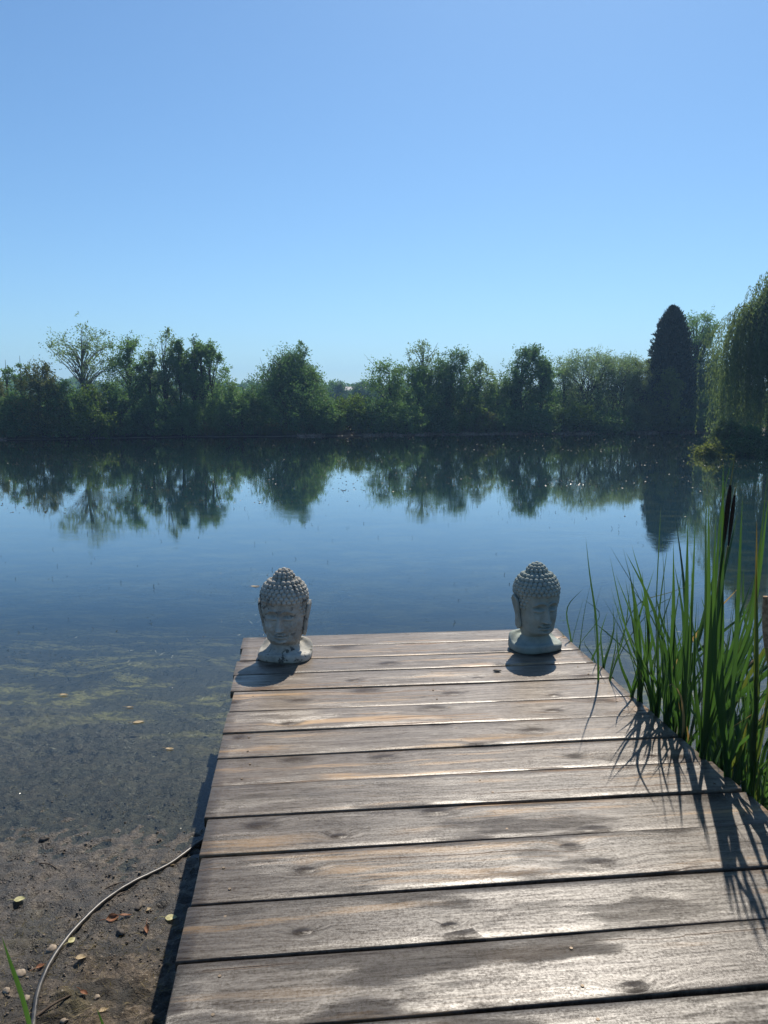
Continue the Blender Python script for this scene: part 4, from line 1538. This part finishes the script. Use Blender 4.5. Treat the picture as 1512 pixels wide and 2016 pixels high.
def dry_leaf(name, c0, c1):
    t = NT(name)
    o = t.obj()
    x, y, z = t.xyz(o)
    v = t.math('ABSOLUTE', t.math('SINE', t.math('ADD', t.math('MULTIPLY', x, 420.0), t.math('MULTIPLY', t.math('ABSOLUTE', y), 500.0))))
    nz = t.noise(o, 60, 4, .6)
    col = t.mix(t.smooth(nz, .3, .7), c0, c1)
    col = t.mix(t.math('MULTIPLY', t.smooth(v, .25, .0), .35), col, (c0[0] * .5, c0[1] * .5, c0[2] * .5))
    p = t.bsdf(col, .6, .3)
    tl = t.n('BsdfTranslucent')
    t.put(tl.inputs[0], col)
    return t.done(t.mixs(.3, p, tl.outputs[0]))


M_ly = dry_leaf('pale_yellow_leaf', (.34, .33, .14), (.62, .58, .32))
M_lb = dry_leaf('brown_leaf', (.15, .058, .026), (.34, .15, .07))
M_lc = dry_leaf('cream_leaf', (.34, .25, .13), (.60, .48, .30))
MG = 'fallen leaves on the mud'
fallen_leaf(39, 1773, .042, .034, .3, .15, M_ly, 'pale yellow-green leaf lying flat on bare mud', MG)
fallen_leaf(141, 1854, .040, .020, 1.35, .25, M_ly, 'narrow yellow leaf leaning against the hose', MG, tilt=(.5, .2))
fallen_leaf(160, 1888, .036, .026, .2, .3, M_lc, 'cream leaf on the mud just below the bend of the hose', MG)
fallen_leaf(222, 1811, .046, .034, .4, .55, M_lb, 'curled chestnut-brown leaf, larger of two lying together', MG, tilt=(.4, 0))
fallen_leaf(248, 1805, .044, .020, .35, .45, M_lb, 'narrow brown leaf touching the larger curled brown leaf', MG, tilt=(-.3, .2))
fallen_leaf(290, 1832, .038, .018, -1.2, .6, M_lb, 'crinkled red-brown leaf close to the deck shadow', MG, tilt=(.3, .3))
fallen_leaf(291, 1795, .032, .018, .5, .35, M_lc, 'small cream leaf between the brown leaves and the deck shadow', MG)
fallen_leaf(336, 1704, .034, .022, .2, .5, M_lc, 'orange-tan leaf resting on the hose at the edge of the shadow', MG, tilt=(.2, .3))
fallen_leaf(337, 1809, .044, .036, .1, .1, M_ly, 'round dull leaf lying inside the deck shadow', MG)
fallen_leaf(80, 1905, .034, .018, .9, .5, M_lb, 'reddish-brown scrap of leaf beside the lower hose', MG)
fallen_leaf(205, 1992, .030, .020, .6, .5, M_lc, 'tan leaf near the bottom of the picture on mossy mud', MG)
fallen_leaf(166, 1958, .034, .016, -.5, .5, M_lb, 'dark red leaf scrap on mossy mud', MG)
WG = 'leaves floating on the pond'
fallen_leaf(273, 1421, .075, .030, .35, .08, M_lc, 'pointed tan leaf floating on open water', WG, water=True)
fallen_leaf(334, 1474, .048, .026, -.1, .2, M_lc, 'small tan leaf floating nearer the deck edge', WG, water=True)
fallen_leaf(126, 1368, .060, .030, -.1, .3, M_lc, 'pinkish leaf floating among weed', WG, water=True)
fallen_leaf(256, 1392, .050, .016, .1, .3, M_lc, 'narrow bright leaf floating beyond the pointed tan leaf', WG, water=True)
fallen_leaf(503, 1154, .10, .040, .0, .1, M_lc, 'lone white scrap of leaf floating beside the pale stone head', WG, water=True)


def stone_obj(px, py, r, label, mat, sq=.6, name='stone'):
    mb = MB()
    mb.ball((0, 0, 0), (r, r * .8, r * sq), 16, 10)
    V = mb.v[0]
    nn = 1 + .9 * (fbm(V[:, 0] / r * 1.6 + px, V[:, 1] / r * 1.6 + V[:, 2] / r, 3, 3) - .5)
    mb.v[0] = V * nn[:, None]
    p = gpt(px, py, r * sq * .12)
    o = mb.build(name, mat)
    o.location = p
    o.rotation_euler = (0, 0, px)
    return tag(o, label, 'stone', 'stones on the mud')


M_peb = plain_mat('pale_pebble', (.17, .135, .10), (.33, .275, .21), 40, .8, .3, .3, .003)
M_peb2 = plain_mat('dark_pebble', (.035, .030, .026), (.09, .075, .06), 40, .7, .3, .3, .003)
stone_obj(102, 1869, .020, 'pinkish pebble beside the hose with a dark hollow under it', M_peb)
stone_obj(40, 1918, .020, 'pale rounded pebble left of the hose', M_peb)
stone_obj(52, 1967, .014, 'small cream pebble near the dark grass blade', M_peb)
stone_obj(12, 1952, .015, 'small grey pebble at the picture edge', M_peb)
stone_obj(88, 1652, .022, 'dark lump of mud standing in the shallows', M_peb2)
stone_obj(272, 1786, .018, 'dark flat lump beside the small cream leaf', M_peb2, .4)
stone_obj(238, 1836, .018, 'black lump below the curled brown leaves', M_peb2)
stone_obj(190, 1965, .012, 'white chip of stone near the bottom of the picture', M_peb)
stone_obj(126, 2012, .012, 'pale chip of stone at the bottom picture edge', M_peb)

M_twig = plain_mat('twig_bark', (.035, .026, .020), (.10, .075, .055), 40, .85, .2)
for (a, b_, r, lab) in [((78, 1701), (112, 1710), .0030, 'short bent twig on the wet mud'), ((206, 1752), (246, 1738), .0030, 'thin dark twig lying beside the hose'),
                        ((232, 1765), (256, 1757), .0025, 'smaller twig near the hose'), ((70, 2006), (140, 1962), .0060, 'thick dark stick below the bend of the hose')]:
    A, B_ = gpt(*a, r), gpt(*b_, r)
    mb = MB()
    mb.tube(spline([A, A * .5 + B_ * .5 + [.003, .004, .006], B_], 10), np.linspace(r, r * .5, 10), 6)
    tag(mb.build('twig', M_twig), lab, 'twig', 'twigs on the mud')

# blades of grass at the bottom corner
gb = empty('grass_blade', tuple(gpt(66, 2050)), 'long dark green grass blade in the bottom corner', 'grass blade')
leaf_obj(spline([np.array(gb.location), at_y(38, 1945, 1.98), at_y(18, 1888, 1.96), at_y(4, 1845, 1.95)], 20), .011, M_reed, gb, name='blade', face=.2)
gb = empty('grass_blade', tuple(gpt(205, 2060)), 'short dim grass blade standing in mossy mud', 'grass blade')
leaf_obj(spline([np.array(gb.location), at_y(200, 2010, 2.0), at_y(190, 1985, 2.0)], 14), .007, M_reed, gb, name='blade', face=.2)

# chip of pale wood beside the grey-green head
q = at(979, 1322, HD)
mb = MB()
mb.ball((0, 0, 0), (.022, .011, .007), 12, 8)
mb.v[0] = mb.v[0] * (1 + .4 * (fbm(mb.v[0][:, 0] * 90, mb.v[0][:, 1] * 90, 2, 2) - .5))[:, None]
o = mb.build('pebble', M_peb)
o.location = (q[0], q[1], HD + .007)
tag(o, 'small pale pebble lying on the deck near the grey-green head', 'pebble')

# mud crumbs
rg = np.random.default_rng(8)
mb = MB()
n = 0
while n < 1500:
    x_, y_ = rg.uniform(-2.3, -.62), rg.uniform(2.0, 3.7)
    if vnoise(x_ * 5, y_ * 5, 9) < .45:
        continue
    r = min(abs(rg.normal(.0022, .0018)) + .0012, .007)
    mb.ball((x_, y_, gz(x_, y_) + r * .3), (r, r * rg.uniform(.6, 1), r * .7), 6, 4)
    n += 1
tag(mb.build('mud_crumbs', plain_mat('mud_crumb', (.07, .055, .04), (.22, .18, .14), 18, .8, .3)), kind='stuff')

# roots and straw fibres in the mossy mud
P, D = [], []
n = 2600
x_ = rg.uniform(-1.9, -.62, n)
y_ = rg.uniform(1.9, 2.7, n)
P = np.stack([x_, y_, ground_z(x_, y_) + .001], -1)
D = np.stack([rg.normal(size=n), rg.normal(size=n), rg.uniform(0, .5, n)], -1)
V, Q = leaves(P, D, rg.uniform(.012, .05, n), rg.uniform(.001, .0025, n), rg)
tag(link('dead_grass', mesh_np('dead_grass', V, Q), None, leaf_mat('dead_grass_fibre', (.05, .04, .015), (.13, .11, .045), (.24, .19, .10), .2)), kind='stuff')

# submerged and surfacing pondweed
rg = np.random.default_rng(12)
n = 30000
x_ = np.concatenate([rg.uniform(-5.5, -.4, n), rg.uniform(1.1, 3.6, n // 5)])
y_ = np.concatenate([3.5 + 6.5 * rg.random(n) ** 1.3, rg.uniform(3.2, 7, n // 5)])
keep = fbm(x_ * .9, y_ * 1.4, 3, 14) + rg.normal(0, .04, len(x_)) > .55
x_, y_ = x_[keep], y_[keep]
n = len(x_)
zb = ground_z(x_, y_)
z_ = np.maximum(zb, -.02 - np.abs(rg.normal(0, .11, n)))
z_ = np.minimum(z_, .002)
P = np.stack([x_, y_, z_], -1)
D = np.stack([rg.normal(.5, .8, n), rg.normal(0, .7, n), rg.normal(0.04, .22, n)], -1)
L = rg.uniform(.015, .06, n) * (.6 + .25 * (y_ - 3.3))
V, Q = leaves(P, D, L, rg.uniform(.002, .006, n) * (.7 + .25 * (y_ - 3.3)), rg)
tag(link('pondweed', mesh_np('pondweed', V, Q), None, leaf_mat('pondweed_strand', (.022, .026, .009), (.060, .060, .020), (.15, .135, .052), .25, .4, .4)), kind='stuff')

# wet scraps of weed at the surface that flash in the sun, and dark stem tips
n = 15000
x_ = np.concatenate([rg.uniform(-5.0, -.5, 7000), rg.uniform(-2, 3.6, 2500), rg.uniform(1.2, 3.4, 5500)])
y_ = np.concatenate([3.1 + 5 * rg.random(7000) ** 1.4, rg.uniform(4.9, 9, 2500), rg.uniform(3.0, 6.5, 5500)])
keep = (fbm(x_ * 1.3, y_ * 1.3, 3, 19) > .53) & (fbm(x_ * 5, y_ * 5, 2, 20) > .58)
x_, y_ = x_[keep], y_[keep]
n = len(x_)
z_ = np.maximum(ground_z(x_, y_), 0) + .003
P = np.stack([x_, y_, z_], -1)
D = np.stack([rg.normal(size=n), rg.normal(size=n), rg.normal(0, .22, n)], -1)
t = NT('wet_scrap')
geo = t.n('NewGeometry')
M_scrap = t.done(t.bsdf(t.ramp(geo.outputs['Random Per Island'], [(0, (.02, .022, .012)), (.6, (.07, .06, .03)), (1, (.14, .11, .06))]), .22, .5))
V, Q = leaves(P, D, rg.uniform(.004, .009, n), rg.uniform(.003, .007, n), rg)
tag(link('floating_weed_scraps', mesh_np('floating_weed_scraps', V, Q), None, M_scrap), kind='stuff')

n = 9000  # tiny glossy flakes added for sun sparkles by the reeds and in the shallows
x_ = np.concatenate([rg.uniform(1.25, 3.3, 6000), rg.uniform(-4.5, -.7, 3000)])
y_ = np.concatenate([rg.uniform(3.1, 7.5, 6000), rg.uniform(3.3, 6.2, 3000)])
keep = (fbm(x_ * 3.5, y_ * 3.5, 2, 91) > .56) & (x_ > np.where(x_ > 0, np.interp(y_, [2.77, 4.876], [1.45, 1.2]), -9))
x_, y_ = x_[keep], y_[keep]
n = len(x_)
P = np.stack([x_, y_, np.maximum(ground_z(x_, y_), 0) + .0025], -1)
D = np.stack([rg.normal(size=n), rg.normal(size=n), rg.normal(0, .25, n)], -1)
t = NT('sparkle_bead')
M_sparkle = t.done(t.bsdf((.03, .035, .02), .16, .6))
V, Q = leaves(P, D, rg.uniform(.002, .006, n), rg.uniform(.002, .005, n), rg)
tag(link('sparkle_beads', mesh_np('sparkle_beads', V, Q), None, M_sparkle), kind='stuff')

n = 420
x_ = rg.uniform(-7, 7, n)
y_ = rg.uniform(5.2, 17, n)
keep = (np.abs(x_) < y_ * .55) & (fbm(x_ * .7, y_ * .7, 2, 77) > .50)
x_, y_ = x_[keep], y_[keep]
n = len(x_)
P = np.stack([x_, y_, 0 * x_ - .005], -1)
D = np.stack([rg.normal(0, .45, n), rg.normal(0, .3, n), np.ones(n)], -1)
V, Q = leaves(P, D, rg.uniform(.010, .035, n) * (1 + y_ / 14), rg.uniform(.002, .004, n) * (1 + y_ / 10), rg)
tag(link('weed_tips', mesh_np('weed_tips', V, Q), None, plain_mat('weed_tip', (.012, .016, .010), (.03, .034, .018), 20, .8, .2)), kind='stuff')

# floating specks over the middle of the pond and along the far shore
n = 9000
u = rg.random(n)
y_ = np.where(u < .8, rg.uniform(13, 36, n), rg.uniform(36, 47, n))
x_ = rg.uniform(-1, 1, n) * y_ * .56
dens = fbm(x_ * .22, y_ * .5, 3, 23)
keep = (dens > .52) | (rg.random(n) < .06)
keep &= y_ < far_bank(x_) - .05
x_, y_ = x_[keep], y_[keep]
n = len(x_)
P = np.stack([x_, y_, 0 * x_ + .004], -1)
D = np.stack([rg.normal(size=n), rg.normal(size=n) * .5, rg.normal(0, .03, n)], -1)
V, Q = leaves(P, D, rg.uniform(.02, .06, n), rg.uniform(.006, .02, n), rg)
tag(link('floating_specks', mesh_np('floating_specks', V, Q), None, leaf_mat('floating_speck', (.03, .032, .016), (.08, .075, .04), (.20, .16, .10), .1, .5, .35)), kind='stuff')
# a dense raft of scraps that catches the sun
n = 700
c0 = at(1118, 950, 0)
x_ = c0[0] + rg.normal(0, .42, n)
y_ = c0[1] + rg.normal(0, .5, n) + .25 * np.sin(x_ * 6)
P = np.stack([x_, y_, 0 * x_ + .005], -1)
D = np.stack([rg.normal(size=n), rg.normal(size=n), rg.normal(0, .35, n)], -1)
V, Q = leaves(P, D, rg.uniform(.01, .04, n), rg.uniform(.006, .016, n), rg)
tag(link('floating_raft', mesh_np('floating_raft', V, Q), None, M_scrap), kind='stuff')
# pale litter at the far waterline
n = 16000
x_ = rg.uniform(-24, 22, n)
y_ = far_bank(x_) + rg.normal(.12, .22, n)
keep = vnoise(x_ * .5, y_ * 0, 31) > .80 - .52 * sstep(-6, 6, x_)
x_, y_ = x_[keep], y_[keep]
n = len(x_)
P = np.stack([x_, y_, np.maximum(ground_z(x_, y_, False), 0) + .012], -1)
D = np.stack([rg.normal(size=n), rg.normal(size=n) * .5, rg.normal(0, .25, n)], -1)
V, Q = leaves(P, D, rg.uniform(.05, .22, n), rg.uniform(.02, .08, n), rg)
tag(link('bank_litter', mesh_np('bank_litter', V, Q), None, leaf_mat('bank_litter_dry', (.10, .06, .045), (.26, .18, .15), (.45, .36, .30), .1, .4, .4)), kind='stuff')
